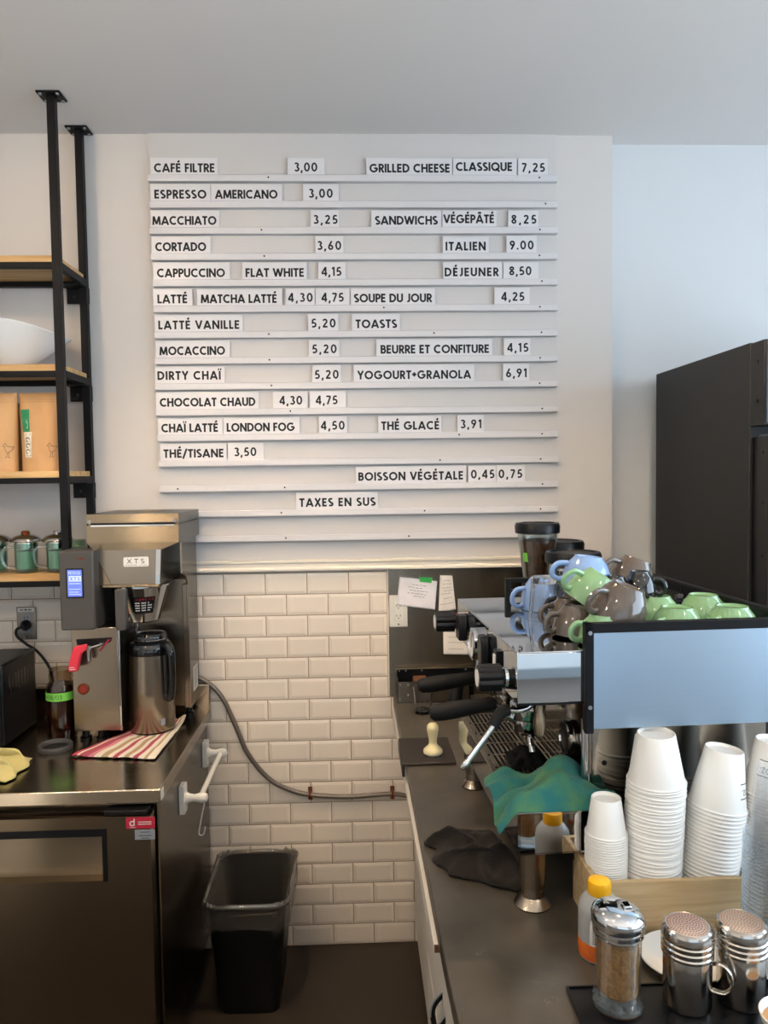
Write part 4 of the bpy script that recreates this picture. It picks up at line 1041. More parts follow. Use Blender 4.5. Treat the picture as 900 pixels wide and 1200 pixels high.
for x in (.150, .175, .235, .40): rv.lathe([(.0035, 0), (0, .002)], 8, M4.Translation((x, 2.775, 1.058)) @ M4.Rotation(pi/2, 4, 'X'))
rv.build('rivets', BOLT, kb, world=True)
def tumbler(label, loc, rot=None, sc=1.):
    t = thing('glass_tumbler', label, 'glass', loc)
    m = MB(); seg = 36; prof = [(.026, 0), (.0275, .004), (.030, .04), (.0345, .092), (.0325, .092), (.028, .045), (.0245, .014), (0, .012)]
    m.lathe(prof, seg)
    for v in m.bm.verts:
        r = sqrt(v.co.x**2+v.co.y**2)
        if r > .025 and .002 < v.co.z < .075:
            a = atan2(v.co.y, v.co.x); s = 1-.11*abs(sin(a*4.5)); v.co.x *= s; v.co.y *= s
    m.build('glass', TUMBLER, t); t.scale = (sc, sc, sc)
    if rot: t.rotation_euler = rot
    return t
tumbler('small faceted glass tumbler standing by the knock box', (.221, 2.585, .958), None, 1.06)
tm = thing('tamping_mat', 'black rubber tamping mat folded over the counter edge', 'mat', (.2, 2.2, .958))
MB().prism([(.275, .958), (.275, .966), (.119, .966), (.119, .926), (.1265, .926), (.1265, .958)], 2.105, 2.315, 'y').build('mat', MATW, tm, world=True, bevel=.003)
tp = thing('tamper', 'cream coloured coffee tamper standing on the rubber mat', 'tamper', (.2135, 2.165, .966))
MB().lathe([(.0265, 0), (.0275, .002), (.0275, .007), (.0265, .008)], 32).build('base', CHROME, tp)
MB().lathe([(.0275, .008), (.0285, .011), (.0275, .017), (.021, .024), (.0135, .031), (.0115, .038), (.0125, .050), (.0155, .066), (.0178, .078), (.0168, .088), (.011, .0945), (0, .0965)], 32).build('handle', IVORY, tp)

# ---- espresso machine
em = thing('espresso_machine', 'two group espresso machine with polished steel top and pale end panel', 'espresso machine', (.294, 1.372, .958), R(2.6))
L = .615
def E(name, mt, parent, x0, x1, y0, y1, z0, z1, bevel=.002, label=None): return bx(name, mt, parent, x0, x1, y0, y1, z0-.958, z1-.958, bevel, False, label)
tr = MB(); Z0, Z1 = .112, .190
tr.box(0, .122, 0, .004, Z0, Z1).box(0, .006, .0, L, Z0, Z1).box(0, .165, L-.004, L, Z0, Z1).box(0, .165, 0, L, Z0, Z0+.004).box(.118, .122, 0, .05, Z0, Z1)
tr.build('drip_tray', MIRROR, em, smooth=False)
bx('tray_lip', CHROME, em, -.0015, .1235, -.0015, .012, .1895, .1945, .001)
bx('tray_edge', STEEL, em, -.0015, .010, .010, L, .1895, .193, .001)
bx('tray_pit', BLACKP, em, .008, .16, .014, L-.006, .118, .165, .001)
g = MB()
rows = 8; ry = (L-.03)/rows
for r in range(rows+1): g.box(.012, .160, .016+ry*r-.004, .016+ry*r+.004, .1855, .1895)
for x in (.012, .158): g.box(x, x+.005, .016, L-.012, .1855, .1895)
nb = 13
for k in range(nb): g.box(.018+k*.0109, .0228+k*.0109, .016, L-.012, .1857, .1893)
g.build('drip_grid', STEEL, em, smooth=False)
for x, y in ((.036, .030), (.036, L-.028), (.47, .06), (.47, L-.028)):
    MB().lathe([(.034, 0), (.036, .004), (.030, .012), (.0225, .020), (.0215, .036), (.0235, .037), (.0235, .042), (.0255, .06), (.0285, .1135)], 32, M4.Translation((x, y, 0))).build('leg', STEELV, em)
# body behind the tray
E('body_panel', PANELST, em, .162, .52, .052, L, 1.07, 1.362, .003)
E('body_skirt', BLACKP, em, .165, .515, .055, L-.005, 1.045, 1.07, .001)
E('splash_panel', PANELST, em, .1585, .1625, .055, L-.004, 1.15, 1.358, .001)
MB().cyl((.187, .0515, .262), (.187, .0535, .262), .0052, seg=14).build('panel_hole', BLACKP, em)
MB().cyl((.150, .055, .215), (.150, .055, .352), .0085, seg=16).build('support_post', CHROME, em)
hd = MB().box(0, .130, 0, L, .402, .497); hd.box(.13, .52, .0, L, .402, .497)
hd.build('head_housing', MIRROR, em, bevel=.0015)
bx('top_tray', MIRROR, em, 0, .52, 0, L, .497, .4995, .0008)
bx('housing_underside', BLACKP, em, .004, .16, .006, L-.006, .396, .4022, .001)
# pale end panel in a black frame
ep = bx('end_panel', SKYST, em, .140, .60, -.012, -.004, .352, .536, .0015, False, 'steel end panel with reflected sky blue in its colour')
ef = MB().box(.126, .142, -.014, -.001, .345, .552).box(.126, .60, -.014, .004, .534, .552).box(.129, .139, -.001, .012, .345, .552)
ef.build('panel_frame', BLACKM, em, bevel=.001)
for z in (.535, .395): MB().cyl((.134, -.014, z), (.134, -.0165, z), .004, seg=10).build('screw', BOLT, em)
rl = MB().box(.512, .522, .0, L, .535, .552).tube([(.517, .0, .556), (.517, L, .556)], .007, 10)
rl.box(.128, .142, L-.014, L+.002, .455, .552).box(.128, .522, L-.010, L+.002, .540, .552).box(.128, .522, L-.010, L+.002, .515, .522)
rl.build('cup_rail', BLACKM, em, bevel=.001)
rp = MB()
for y in (.2, .4, L-.01): rp.cyl((.517, y, .497), (.517, y, .55), .0065, seg=12)
rp.lathe([(0, 0), (.011, .003), (.012, .018), (.009, .024), (0, .026)], 16, M4.Translation((.510, .37, .528)) @ M4.Rotation(-pi/2, 4, 'Y'))
rp.build('rail_post', BLACKG, em)
# knobs, gauge and switches on the working side
def knob(y, z, ln, r):
    m = MB().lathe([(r*.55, 0), (r*.6, ln*.25), (r, ln*.30), (r, ln*.92), (r*.9, ln), (r*.5, ln*1.01), (0, ln*1.01)], 48, M4.Translation((0, y, z)) @ M4.Rotation(-pi/2, 4, 'Y'))
    for v in m.bm.verts:
        dy, dz = v.co.y-y, v.co.z-z
        rr_ = sqrt(dy*dy+dz*dz)
        if rr_ > r*.85:
            s = 1-.16*(.5+.5*cos(8*atan2(dz, dy)))**2; v.co.y = y+dy*s; v.co.z = z+dz*s
    k_ = m.build('steam_knob', BLACKP, em)
    MB().lathe([(r*.62, 0), (r*.62, .0015), (0, .002)], 20, M4.Translation((-ln*1.01, y, z)) @ M4.Rotation(-pi/2, 4, 'Y')).build('knob_cap', WHITEP, k_)
    MB().lathe([(r*.72, 0), (r*.72, .006), (0, .006)], 20, M4.Translation((-ln*.20, y, z)) @ M4.Rotation(pi/2, 4, 'Y')).build('knob_ring', REDP if y > .3 else CHROME, k_)
knob(.052, .440, .064, .0265); knob(.555, .452, .070, .0275)
gg = MB().lathe([(.037, 0), (.0375, .004), (.0375, .016), (.033, .019), (.032, .015), (0, .015)], 32, M4.Translation((0, .350, .438)) @ M4.Rotation(-pi/2, 4, 'Y')).build('pressure_gauge', CHROME, em)
MB().lathe([(.031, 0), (0, .0005)], 28, M4.Translation((-.0155, .350, .438)) @ M4.Rotation(-pi/2, 4, 'Y')).build('dial', WHITEP, gg)
MB().box(-.0175, -.0165, .3485, .3515, .43, .462).build('needle', INK, gg)
MB().prism([(.235, .416), (.275, .416), (.279, .46), (.272, .478), (.238, .478), (.231, .46)], -.018, 0, 'x').build('button_pad', BLACKP, em, bevel=.004)
MB().prism([(.480, .415), (.525, .415), (.53, .455), (.52, .478), (.485, .478), (.475, .455)], -.022, 0, 'x').build('button_pad', BLACKP, em, bevel=.004)
rk = MB().box(-.008, 0, .135, .16, .42, .47).build('rocker_switch', BLACKP, em, bevel=.0015)
MB().box(-.011, -.006, .14, .155, .43, .462).build('rocker', WHITEP, rk, bevel=.001)
# groups with portafilters
for y, ang, dz in ((.235, 9, 0), (.43, 11, .004)):
    gh = MB().lathe([(.037, .298), (.039, .302), (.039, .330), (.034, .335), (.030, .402), (0, .402)], 32, M4.Translation((.085, y, 0))).build('group_head', CHROME, em)
    pf = MB().lathe([(0, .250), (.012, .251), (.016, .262), (.031, .268), (.0345, .274), (.0345, .298), (0, .298)], 32, M4.Translation((.085, y, dz)))
    pf.cyl((.056, y-.003, .293+dz), (.005, y-.008, .327+dz*1), .0095, .008, seg=14)
    pf = pf.build('portafilter', CHROME, em)
    d = V((-1, -.10, -.085)).normalized(); p0 = V((.010, y-.008, .334+dz))
    hp = [p0+d*t for t in (0, .012, .03, .08, .115, .138, .146)]
    MB().tube(hp, .018, 18, rads=[.013, .0165, .0155, .0185, .0195, .017, .010]).build('handle', RUBBER, pf, label='black portafilter handle')
    MB().tube([(.085, y-.018, .258), (.085, y-.03, .243), (.085, y-.034, .233)], .007, 10).build('spout', CHROME, pf)
# steam wands and water spout
w1 = MB().tube([(.053, .085, .405), (.053, .084, .385), (.045, .083, .370), (.022, .082, .364), (.0, .080, .366), (-.018, .078, .355)], .0065, 12, smooth=6)
w1.tube([(-.013, .078, .358), (-.03, .074, .335), (-.083, .066, .270)], .006, 12, smooth=4).lathe([(.0062, 0), (.0072, .004), (.0072, .016), (.004, .02)], 14, M4.Translation((-.081, .066, .273)) @ V((-.053, -.008, -.065)).to_track_quat('Z', 'Y').to_matrix().to_4x4())
w1 = w1.build('steam_wand', CHROME, em)
MB().tube([(.004, .0805, .3655), (-.008, .079, .364), (-.020, .0775, .352), (-.030, .0745, .337)], .0115, 14, smooth=5).build('wand_grip', RUBBER, w1)
MB().tube([(.06, .06, .40), (.06, .06, .385)], .010, 12).lathe([(.005, .318), (.010, .322), (.013, .340), (.0105, .358), (.007, .37), (.007, .385)], 18, M4.Translation((.06, .06, 0))).build('water_spout', STEEL, em)
w2 = MB().tube([(.050, .575, .405), (.048, .575, .36), (.042, .574, .31), (.016, .570, .285), (-.010, .565, .275)], .0065, 12, smooth=6).build('steam_wand', CHROME, em)
MB().tube([(-.004, .566, .282), (-.014, .562, .268), (-.020, .555, .240), (-.022, .552, .222)], .016, 14, smooth=4, rads=[.012, .017, .018, .010]).build('wand_grip', RUBBER, w2)
dl = MB().lathe([(.036, 0), (.038, .003), (.038, .012), (.033, .014), (.031, .010), (0, .010)], 32, M4.Translation((.158, .17, .272)) @ M4.Rotation(-pi/2, 4, 'Y')).build('blind_filter', CHROME, em)
MB().lathe([(.030, 0), (.030, .001), (0, .001)], 28, M4.Translation((.148, .17, .272)) @ M4.Rotation(-pi/2, 4, 'Y')).build('filter_face', BLACKP, dl)

# ---- cloths on and by the machine
def fn_g(u, v):
    w = noise.noise(V((u*2, v*2, 5)))
    X = .256+.230*u+.010*noise.noise(V((v*3, 2, u))); Y = 1.364+.155*v-.025*u*v+.010*noise.noise(V((u*4, 3, v)))*v
    b = min(1, v*5)
    z = 1.1565+b*(.046*math.exp(-((X-.40)/.05)**2-((v-.62)/.45)**2)+.020*(.5+.5*sin(10*u-7*v+2.2*w))+.008*(.5+.5*sin(21*v-9*u+3*w)))
    z += b*.008*noise.noise(V((u*7, v*6, 7)))
    if X < .29: z -= (.29-X)*1.25*(1-.75*v)
    if X > .43: z -= (X-.43)*.4*v
    if X > .288: z = max(z, 1.1555)
    return (X, Y, z)
cloth('green_towel', 'teal green cleaning towel draped over the near end of the drip tray', 'towel', TOWELG, fn_g, 44, 28, .005)
def fn_b(u, v):
    w = noise.noise(V((u*2.5, v*2.5, 1)))
    X = .172+.170*u-.03*v+.016*noise.noise(V((v*4, 1, u*2))); Y = 1.455+.21*v+.05*(1-u)*(1-v)-.02*u+.022*noise.noise(V((u*4, 7, v)))
    e = min(u, 1-u, v, 1-v)
    a = max(0, min(1, e*5))**.7
    ph = 11*v-4*u+3*w
    z = .9625+a*(.012+.020*(.5+.5*sin(ph))+.010*(.5+.5*sin(15*u+4*v+2*w))+.012*max(0, sin(pi*u))*max(0, sin(pi*v))+.007*noise.noise(V((u*9, v*9, 2))))
    return (X+.006*cos(ph), Y+.014*cos(ph)*a, max(z, .9615))
cloth('brown_rag', 'dark brown rag crumpled on the counter beside the near machine leg', 'cloth', RAGB, fn_b, 44, 36, .005)
def fn_k(u, v):
    X = .328+.085*u+.006*noise.noise(V((v*4, 3, u))); Y = 1.585+.10*v+.02*noise.noise(V((u*3, v, 2)))
    e = min(u, 1-u, v, 1-v); a = max(0, min(1, e*4))
    return (X, Y, 1.1515+a*(.012+.010*(.5+.5*sin(11*u+5*v))+.008*noise.noise(V((u*6, v*6, 5)))))
cloth('black_rag', 'small black rag lying on the drip tray grid', 'cloth', RAGK, fn_k, 24, 22, .004)

# ---- cups on the machine
def cup(label, mt, c, b, hd, Rr, h, group, name='coffee_cup', handle=True):
    """upside-down or leaning cup; c = centre, b = direction its base points, hd = rough handle direction"""
    t = thing(name, label, 'cup', c, 0, group)
    z = -V(b).normalized(); x = V(hd); x = (x - z*x.dot(z)).normalized(); y = z.cross(x)
    Rm = M4((x, y, z)).transposed() if False else M4.Identity(3)
    m3 = M4(((x.x, y.x, z.x, 0), (x.y, y.y, z.y, 0), (x.z, y.z, z.z, 0), (0, 0, 0, 1)))
    t.rotation_euler = m3.to_euler(); t.location = V(c) - z*(h/2)
    k = Rr; f = .56*Rr
    prof = [(f*.92, .003), (f*.96, 0), (f*1.05, 0), (f*1.08, .004), (k*.78, h*.22), (k*.93, h*.48), (k*.99, h*.75), (k, h*.985), (k-.0012, h), (k-.003, h*.985), (k*.93, h*.72), (k*.85, h*.46), (k*.68, h*.22), (f*.8, .008), (0, .0075)]
    MB().lathe([(0, .003)]+prof, 44).build('bowl', mt, t)
    if handle:
        MB().tube([(k*.90, 0, h*.80), (k*1.18, 0, h*.88), (k*1.48, 0, h*.78), (k*1.52, 0, h*.55), (k*1.30, 0, h*.34), (k*.88, 0, h*.30)], .0044, 10, smooth=6, flat=.0 or 1.35).build('handle', mt, t)
    return t
UP = (0, 0, 1); GC = 'green cups upside down on the machine top'; GP = 'mixed cups piled on the machine top'
ZT = 1.4578
cup('light green cup upside down behind the middle of the pale end panel', CERG, (.628, 1.447, ZT+.033), UP, (-.8, -.6, 0), .052, .066, GC)
cup('light green cup upside down, rightmost in the front row', CERG, (.738, 1.447, ZT+.033), UP, (-.8, -.6, 0), .052, .066, GC)
cup('light green cup upside down in the back row at right', CERG, (.752, 1.60, ZT+.032), UP, (.2, 1, 0), .051, .064, GC)
cup('light green cup upside down, half hidden behind the big taupe cup', CERG, (.648, 1.598, ZT+.032), UP, (.3, 1, 0), .050, .064, GC)
cup('big taupe cup tilted over at the front of the pile', CERT, (.516, 1.447, 1.532), (.36, -.10, .93), (-.9, -.45, .1), .056, .078, GP)
cup('taupe cup supporting the big tilted taupe cup', CERT, (.530, 1.485, ZT+.029), UP, (.3, 1, 0), .046, .056, GP)
cup('green cup lying low behind the black corner post', CERG, (.470, 1.425, ZT+.029), (.08, .04, 1), (-1, -.25, .05), .043, .056, GP)
cup('green cup tilted with its handle pointing left, above the taupe cups', CERG, (.494, 1.555, 1.546), (.55, -.10, .83), (-.9, -.35, .30), .050, .072, GP)
cup('taupe cup leaning at the left of the pile, nearer to the corner post', CERT, (.440, 1.505, ZT+.031), (.10, .04, 1), (-.95, -.3, .1), .043, .060, GP)
cup('taupe cup leaning at the left of the pile, next to the glass tumbler', CERT, (.452, 1.595, ZT+.031), (.12, .03, 1), (-.95, -.3, .1), .043, .060, GP)
cup('pale blue cup upside down at the far left of the pile', CERB, (.452, 1.815, ZT+.038), UP, (-1, -.25, 0), .053, .076, GP)
cup('blue cup on the very top of the pile', CERB, (.512, 1.65, 1.572), (.12, 0, 1), (-.95, -.1, .35), .053, .064, GP)
cup('taupe cup under the topmost blue cup', CERT, (.500, 1.685, ZT+.032), UP, (-1, .2, 0), .046, .062, GP)
cup('taupe cup tilted at the back of the pile, left of the black refrigerator', CERT, (.652, 1.75, 1.551), (.36, 0, .93), (-.95, -.3, .1), .053, .070, GP)
cup('black cup under the tilted taupe cup at the back', CERK, (.655, 1.745, ZT+.029), UP, (1, .5, 0), .046, .058, GP)
cup('small black cup upside down in front of the back taupe cup', CERK, (.616, 1.612, 1.546), UP, (.9, -.3, 0), .034, .056, GP, 'espresso_cup')
cup('small black cup between the topmost blue cup and the green cup', CERK, (.556, 1.60, 1.541), (.1, 0, 1), (.9, .3, 0), .033, .050, GP, 'espresso_cup')
tumbler('clear faceted glass tumbler upside down beside the pale blue cup', (.424, 1.685, ZT+.0975), (pi, 0, 0), 1.06)
tumbler('clear faceted glass tumbler upside down behind the leaning taupe cups', (.5, 1.79, ZT+.0975), (pi, 0, 0), 1.06)

# ---- grinders behind the machine
def grinder(label, x, y, zl, rt_, rb, hl, clear, tape):
    t = thing('coffee_grinder', label, 'coffee grinder', (x, y, .958), 0, 'coffee grinders behind the espresso machine')
    zb = zl-hl-.958
    bx('body', BLACKM, t, -.06, .06, -.07, .07, .006, zb-.03, .012)
    MB().lathe([(rb+.004, zb-.032), (rb+.006, zb-.026), (rb+.004, zb)], 32).build('collar', BLACKP, t)
    h = MB().lathe([(rb, zb-.002), (rt_, zb+hl-.028), (rt_-.002, zb+hl-.028), (rb-.002, zb)], 40, cap=False).build('hopper', clear, t)
    fill = .82
    if tape is not None:
        MB().lathe([(0, zb), (rb-.003, zb), (rb-.003+(rt_-rb)*fill, zb+(hl-.028)*fill), (rt_*.5, zb+(hl-.028)*(fill+.03)), (0, zb+(hl-.028)*(fill-.02))], 36).build('beans', BEANS, t)
    l = MB().lathe([(rt_+.001, zb+hl-.034), (rt_+.006, zb+hl-.032), (rt_+.007, zb+hl-.010), (rt_+.003, zb+hl-.001), (rt_*.9, zb+hl), (rt_*.85, zb+hl-.004), (0, zb+hl-.005)], 40).build('lid', BLACKP, t)
    if tape:
        a0, z0, w, hh = tape
        r_at = lambda z: rb+(rt_-rb)*(z-zb)/(hl-.028)+.0012
        tt = MB().grid(lambda u, v: ((r_at(z0+hh*v))*sin(a0+w*u), -(r_at(z0+hh*v))*cos(a0+w*u), z0+hh*v), 8, 2).build('tape', LIME, t, recalc=False, label='green tape tag')
        put_quads(text_quads('2', a0+w*.3, a0+w*.6, z0+hh*.25, hh*.5, .2), lambda u, v: ((r_at(v)+.0006)*sin(u), -(r_at(v)+.0006)*cos(u), v)).build('lettering', INK, tt, recalc=False, smooth=False)
grinder('tallest coffee grinder with tapered bean hopper near the menu board', .572, 2.36, 1.634, .064, .044, .19, GLASSC, (-1.15, .555, .35, .028))
grinder('coffee grinder with frosted hopper between the two bean filled ones', .690, 2.54, 1.560, .078, .074, .13, FROST, None)
grinder('coffee grinder with wide bean hopper nearest to the cups', .640, 2.20, 1.557, .076, .070, .13, GLASSC, (-1.05, .505, .30, .034))

# ---- tall black refrigerator
rf = thing('tall_refrigerator', 'tall black refrigerator standing in the corner at right', 'refrigerator', (1.5, 2.46, 0))
bx('cabinet', FRBLK, rf, 1.13, 1.85, 2.125, 2.80, .08, 2.155, .003, True)
gr = bx('top_grille', FRBLK, rf, 1.13, 1.85, 2.05, 2.1235, 1.915, 2.152, .003, True)
for z in (2.095, 1.985): MB().cyl((1.13, 2.085, z), (1.127, 2.085, z), .006, seg=12).build('screw', BLACKP, gr, world=True)
bx('grille_face', FRBLUE, gr, 1.135, 1.845, 2.043, 2.051, 1.92, 2.147, .002, True)
d = bx('door', FRBLUE, rf, 1.135, 1.845, 2.02, 2.085, .14, 1.89, .003, True)
bx('door_gasket', BLACKP, rf, 1.14, 1.84, 2.085, 2.125, .15, 1.885, .001, True)
bx('door_edge', FRBLK, d, 1.1325, 1.1355, 2.03, 2.08, .145, 1.885, .0005, True)
for z in (1.84, 1.70, 1.55): MB().cyl((1.1325, 2.055, z), (1.130, 2.055, z), .004, seg=10).build('screw', BLACKP, d, world=True)
rb = MB()
for k_ in range(40): rb.box(1.15+.0172*k_, 1.157+.0172*k_, 2.017, 2.021, .16, 1.87)
rb.build('door_ribs', FRBLUE, d, world=True)
for x in (1.2, 1.78):
    for y in (2.2, 2.72): MB().cyl((x, y, 0), (x, y, .082), .025, seg=14).build('foot', BLACKP, rf, world=True)

# ---- crate with paper cups
cr = thing('cup_crate', 'raw pine crate holding the stacks of paper cups', 'crate', (.66, 1.35, .958))
CX0, CX1, CY0, CY1 = .412, 1.0, 1.288, 1.418
bx('front_board', CRATEW, cr, CX0, CX1, CY0, CY0+.010, .9585, 1.060, .001, True)
bx('back_board', CRATEW, cr, CX0, CX1, CY1-.008, CY1, .9585, 1.035, .001, True)
bx('end_board', CRATEW, cr, CX0, CX0+.009, CY0+.0105, CY1-.0085, .9585, 1.064, .001, True)
bx('end_board', CRATEW, cr, CX1-.009, CX1, CY0+.0105, CY1-.0085, .9585, 1.064, .001, True)
bx('raised_floor', CRATEW, cr, CX0+.0095, CX1-.0095, CY0+.0105, CY1-.0085, 1.012, 1.020, .001, True)
ORDN = ORD + ['sixteenth', 'seventeenth', 'eighteenth', 'nineteenth', 'twentieth', 'twenty-first', 'twenty-second', 'twenty-third', 'twenty-fourth', 'twenty-fifth', 'twenty-sixth', 'twenty-seventh', 'twenty-eighth', 'twenty-ninth', 'thirtieth', 'thirty-first', 'thirty-second', 'thirty-third', 'thirty-fourth']
def cup_proto(rim, base, h, mt, name, wall=.0011):
    # upside down: rim at z=0, base on top
    prof = [(rim-.0022, .0008), (rim-.001, -.0004), (rim+.0018, .0003), (rim+.0026, .0016), (rim+.0016, .0030), (rim-.0006, .0034), (base+.0006, h-.001), (base-.0002, h), (base-.0016, h-.0005),
            (base-.003, h-.006), (0, h-.0065), (0, h-.0085), (base-.005, h-.0085), (rim-.0032, .004)]
    return prof
def stack(x, y, z0, n, step, rim, base, h, mt, what, group, lean=(0, 0), logo=None):
    prof = cup_proto(rim, base, h, mt, what)
    first = None
    for i in range(n):
        k_ = n-1-i
        lab = f'white paper cup, {"topmost" if k_ == 0 else ORDN[k_]+" from the top"} of the {what}'
        if mt is GLASST: lab = f'clear plastic cup, {"topmost" if k_ == 0 else ORDN[k_]+" from the top"} of the tall clear stack'
        jx, jy = random.uniform(-.0005, .0005), random.uniform(-.0005, .0005)
        loc = (x+lean[0]*step*i+jx, y+lean[1]*step*i+jy, z0+step*i)
        if first is None:
            m = MB().lathe(prof, 40, closed=True, cap=False)
            bmesh.ops.remove_doubles(m.bm, verts=m.bm.verts, dist=1e-6)
            o = m.build('plastic_cup' if mt is GLASST else 'paper_cup', mt, None, ang=50); first = o
            if mt is GLASST: MB().lathe([(rim-.0015, -.0002), (rim+.0016, .0002), (rim+.002, .002), (rim+.0012, .0036), (rim-.0008, .0038)], 40, closed=True, cap=False).build('rim', RIMP, o)
        else:
            o = dup(first)
        o.location = loc; o.rotation_euler = (-atan2(lean[1], 1), atan2(lean[0], 1), random.uniform(0, 6) if not logo else 0)
        tag(o, lab, 'cup', group)
    if logo:
        a0, a1, v0, v1 = logo
        rat = lambda v: rim-.0006+(base-rim)*v/h+.0017
        q = ribbon([(a0, v0), (a1, v0), (a1, v1), (a0, v1), (a0, v0)], .0016)
        q2 = []
        for (p0, p1, p2, p3) in q:
            for s in range(10):
                f = lambda A_, B_, t: (A_[0]*(1-t)+B_[0]*t, A_[1]*(1-t)+B_[1]*t)
                q2.append((f(p0, p1, s/10), f(p0, p1, (s+1)/10), f(p3, p2, (s+1)/10), f(p3, p2, s/10)))
        q2 += [tuple((a0+(uu-a0)/1., vv) for uu, vv in qq) for qq in [tuple((a0+(.004+uu)*1/.05, vv) for uu, vv in qq) for qq in text_quads("'ZOG", 0.001, .034, v0+.006, .010, .12)]]
        pm = put_quads(q2, lambda u, v: (rat(v)*sin(u), -rat(v)*cos(u), v))
        pm.build('print', INK, o, recalc=False, smooth=False)
ZB = 1.0206
stack(.455, 1.352, ZB, 23, .0045, .0365, .0262, .068, PAPER, 'short left stack', 'small paper cups in the crate', (-.0, .0))
stack(.5425, 1.357, ZB, 31, .00645, .0515, .0335, .092, PAPER, 'tall middle stack', 'large paper cups in the crate', (.045, 0))
stack(.648, 1.357, ZB, 21, .0072, .0515, .0335, .108, PAPER, 'right leaning stack', 'large paper cups in the crate', (.13, 0), (.42, 1.8, .030, .056))
stack(.762, 1.357, ZB, 26, .0066, .0515, .0335, .100, PAPER, 'stack behind clear cups', 'large paper cups in the crate', (.06, 0), (-1.15, .2, .040, .068))

# ---- front of the counter: plates, clear cups, dispensers
def plate(label, x, y, r):
    t = thing('small_plate', label, 'plate', (x, y, .958), 0, 'small white plates on the counter')
    MB().lathe([(0, 0), (r*.52, 0), (r*.55, .003), (r*.95, .0125), (r, .014), (r*.99, .016), (r*.94, .0145), (r*.58, .0065), (r*.52, .005), (0, .005)], 48).build('plate', CERW, t)
plate('small white plate between the sugar pourer and the crate', .540, 1.213, .071)
plate('small white plate under the tall clear cup stack', .690, 1.208, .073)
stack(.690, 1.205, .9662, 31, .0070, .0480, .0315, .122, GLASST, 'tall clear stack', 'clear plastic cups on the plate', (.012, 0))
ty = thing('black_tray', 'black rectangular tray under the shakers at the front', 'tray', (.5, 1.05, .958))
MB().box(.325, .70, .90, 1.158, .9582, .963).build('base', BLACKP, ty, world=True, bevel=.002)
MB().prism([(.325, .90), (.70, .90), (.70, 1.158), (.325, 1.158), (.325, 1.155), (.697, 1.155), (.697, .903), (.328, .903), (.328, 1.155), (.325, 1.155)], .963, .966, 'z').build('rim', BLACKP, ty, world=True)
ZC = .9632
su = thing('sugar_pourer', 'glass sugar pourer with chrome lid full of brown sugar', 'sugar dispenser', (.3945, 1.115, ZC))
m = MB().lathe([(.030, 0), (.038, .003), (.040, .008), (.039, .014), (.0345, .020), (.0345, .122), (.033, .126), (.0322, .122), (.0322, .024), (.020, .014), (0, .010)], 48)
for v in m.bm.verts:
    r = sqrt(v.co.x**2+v.co.y**2)
    if r > .033 and .018 < v.co.z < .124:
        s = 1+.02*cos(12*atan2(v.co.y, v.co.x)); v.co.x *= s; v.co.y *= s
m.build('glass', GLASSC, su)
MB().lathe([(0, .0135), (.022, .020), (.0308, .028), (.0312, .106), (.02, .110), (0, .108)], 36).build('sugar', SUGAR, su)
m = MB().lathe([(.0365, .116), (.0385, .118), (.0378, .122), (.0390, .126), (.0382, .130), (.0405, .134), (.041, .142), (.039, .149), (.032, .155), (.018, .158), (0, .159)], 48)
for v in m.bm.verts:
    if v.co.z > .14: v.co.z += .12*(v.co.y)*0 - .10*v.co.x
m.build('lid', CHROME, su)
MB().prism([(-.008, .146), (.008, .146), (.006, .158), (-.006, .158)], -.006, .010, 'y', M4.Translation((.012, -.004, .004))).build('pour_flap', MIRROR, su, bevel=.0015)
def shaker(label, x, y, dust, hand, az):
    t = thing('powder_shaker', label, 'shaker', (x, y, ZC), 0, 'steel powder shakers on the black tray')
    MB().lathe([(.034, 0), (.0362, .003), (.0362, .08), (.035, .083)], 44).build('body', SHAKST, t)
    l = MB().lathe([(.0355, .081), (.039, .082), (.039, .086), (.0372, .088), (.0372, .090), (.039, .092), (.039, .095), (.0372, .097), (.0372, .099), (.039, .101), (.039, .104), (.0372, .106), (.0372, .108), (.0390, .110), (.0388, .117), (.0365, .1225), (.033, .125), (.0315, .1245)], 44)
    l = l.build('lid', SHAKST, t, ang=25)
    MB().lathe([(.032, .1246), (.025, .1258), (.012, .1268), (0, .127)], 40, cap=False).build('sieve', dust[1], l)
    ms = MB()
    for rr_ in (.0, .0042, .0084, .0126, .0168, .0210, .0252, .0290):
        c = max(1, int(rr_*2*pi/.0046))
        for j in range(c):
            a = 2*pi*j/c+rr_*300; zz = .12725-.0024*(rr_/.032)**2
            ms.lathe([(.0014, 0), (0, .0003)], 6, M4.Translation((rr_*cos(a), rr_*sin(a), zz)))
    ms.build('holes', dust[0], l, label='perforated top dusted with powder')
    if hand:
        hx, hy = cos(az), sin(az)
        m = MB().tube([(hx*.036, hy*.036, .072), (hx*.050, hy*.050, .074), (hx*.062, hy*.062, .062), (hx*.064, hy*.064, .045), (hx*.054, hy*.054, .031), (hx*.036, hy*.036, .030)], .0052, 10, smooth=5, flat=.45)
        m.build('handle', SHAKST, t)
shaker('steel powder shaker with reddish dusted top and a side handle', .5035, 1.115, (MESHRED, DUSTED), True, R(-28))
shaker('steel powder shaker with tan dusted top at the right', .5905, 1.118, (MESHTAN, DUSTED), False, 0)
hb = thing('syrup_bottle', 'squeeze bottle with yellow cap and orange syrup by the crate', 'bottle', (.4075, 1.245, .958))
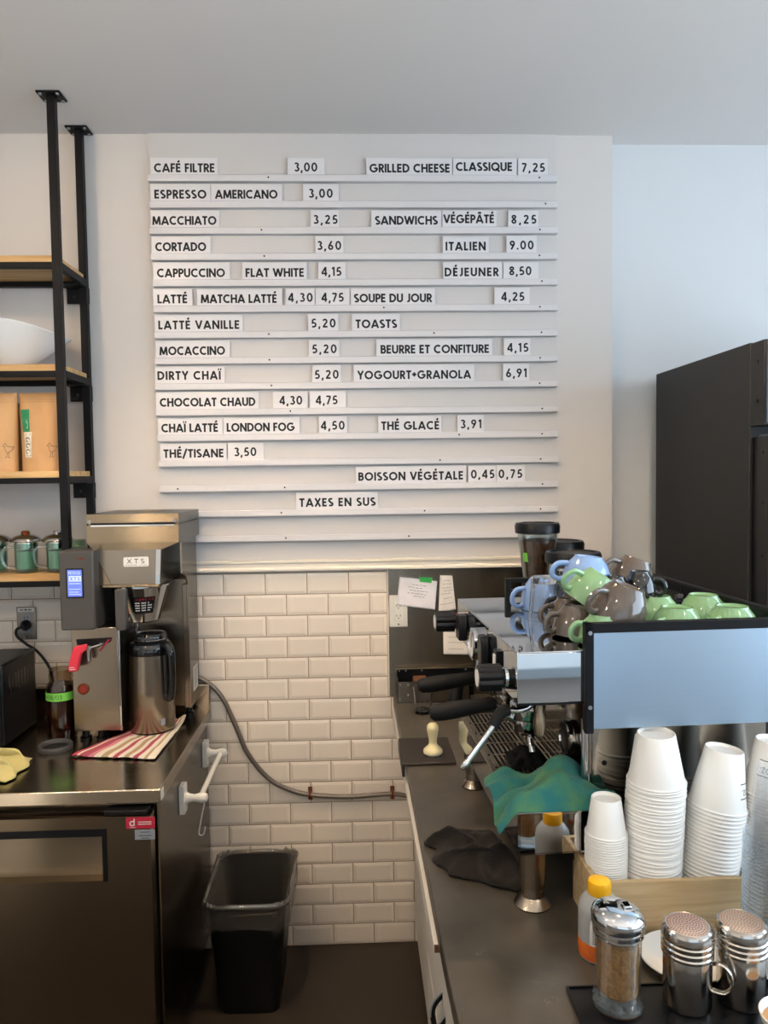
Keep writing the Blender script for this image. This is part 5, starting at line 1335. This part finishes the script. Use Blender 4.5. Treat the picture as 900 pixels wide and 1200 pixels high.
MB().lathe([(.030, 0), (.0345, .003), (.0355, .010), (.0355, .082), (.033, .095), (.024, .107), (.0165, .112), (.0165, .118), (0, .118)], 40).build('bottle', FROST, hb)
MB().lathe([(.0352, .005), (.0359, .011), (.0359, .032), (.0352, .0335)], 40).build('syrup', ORANGE, hb, label='orange syrup in the bottle')
c_ = MB().lathe([(.0185, .108), (.0195, .110), (.0195, .128), (.018, .132), (.012, .1335), (0, .1335)], 40)
for v in c_.bm.verts:
    r = sqrt(v.co.x**2+v.co.y**2)
    if r > .019: s = 1+.02*cos(20*atan2(v.co.y, v.co.x)); v.co.x *= s; v.co.y *= s
c_.build('cap', YELLOW, hb, label='bright yellow cap')
lbl = MB().grid(lambda u, v: (.0362*sin(-.75+1.9*u), -.0362*cos(-.75+1.9*u), .034+.042*v), 16, 1).build('label', WHITEP, hb, recalc=False, label='white label with fine print')
q = []
for k_ in range(11):
    for j in range(2):
        a = -.62+.8*j; q += ribbon([(a, .0705-.0032*k_), (a+.62-(k_*5 % 3)*.07, .0705-.0032*k_)], .0015)
q3 = []
for (p0, p1, p2, p3) in q:
    for s in range(6):
        f = lambda A_, B_, t: (A_[0]*(1-t)+B_[0]*t, A_[1]*(1-t)+B_[1]*t)
        q3.append((f(p0, p1, s/6), f(p0, p1, (s+1)/6), f(p3, p2, (s+1)/6), f(p3, p2, s/6)))
put_quads(q3, lambda u, v: (.0365*sin(u), -.0365*cos(u), v)).build('print', PENCIL, lbl, recalc=False, smooth=False)
wc = thing('white_cup', 'white cup of milky coffee cut off at the bottom right corner', 'cup', (.615, 1.022, .9632))
MB().lathe([(0, .002), (.022, .001), (.026, 0), (.028, .003), (.037, .018), (.0425, .036), (.0435, .0425), (.042, .0435), (.0405, .0415), (.035, .018), (.022, .006), (0, .005)], 44).build('bowl', CERW, wc)
MB().lathe([(0, .030), (.0388, .030), (.0388, .031), (0, .031)], 36).build('coffee', CREMA, wc)
MB().tube([(.041, 0, .035), (.056, 0, .036), (.060, 0, .024), (.050, 0, .013), (.034, 0, .013)], .004, 10, smooth=5).build('handle', CERW, wc)
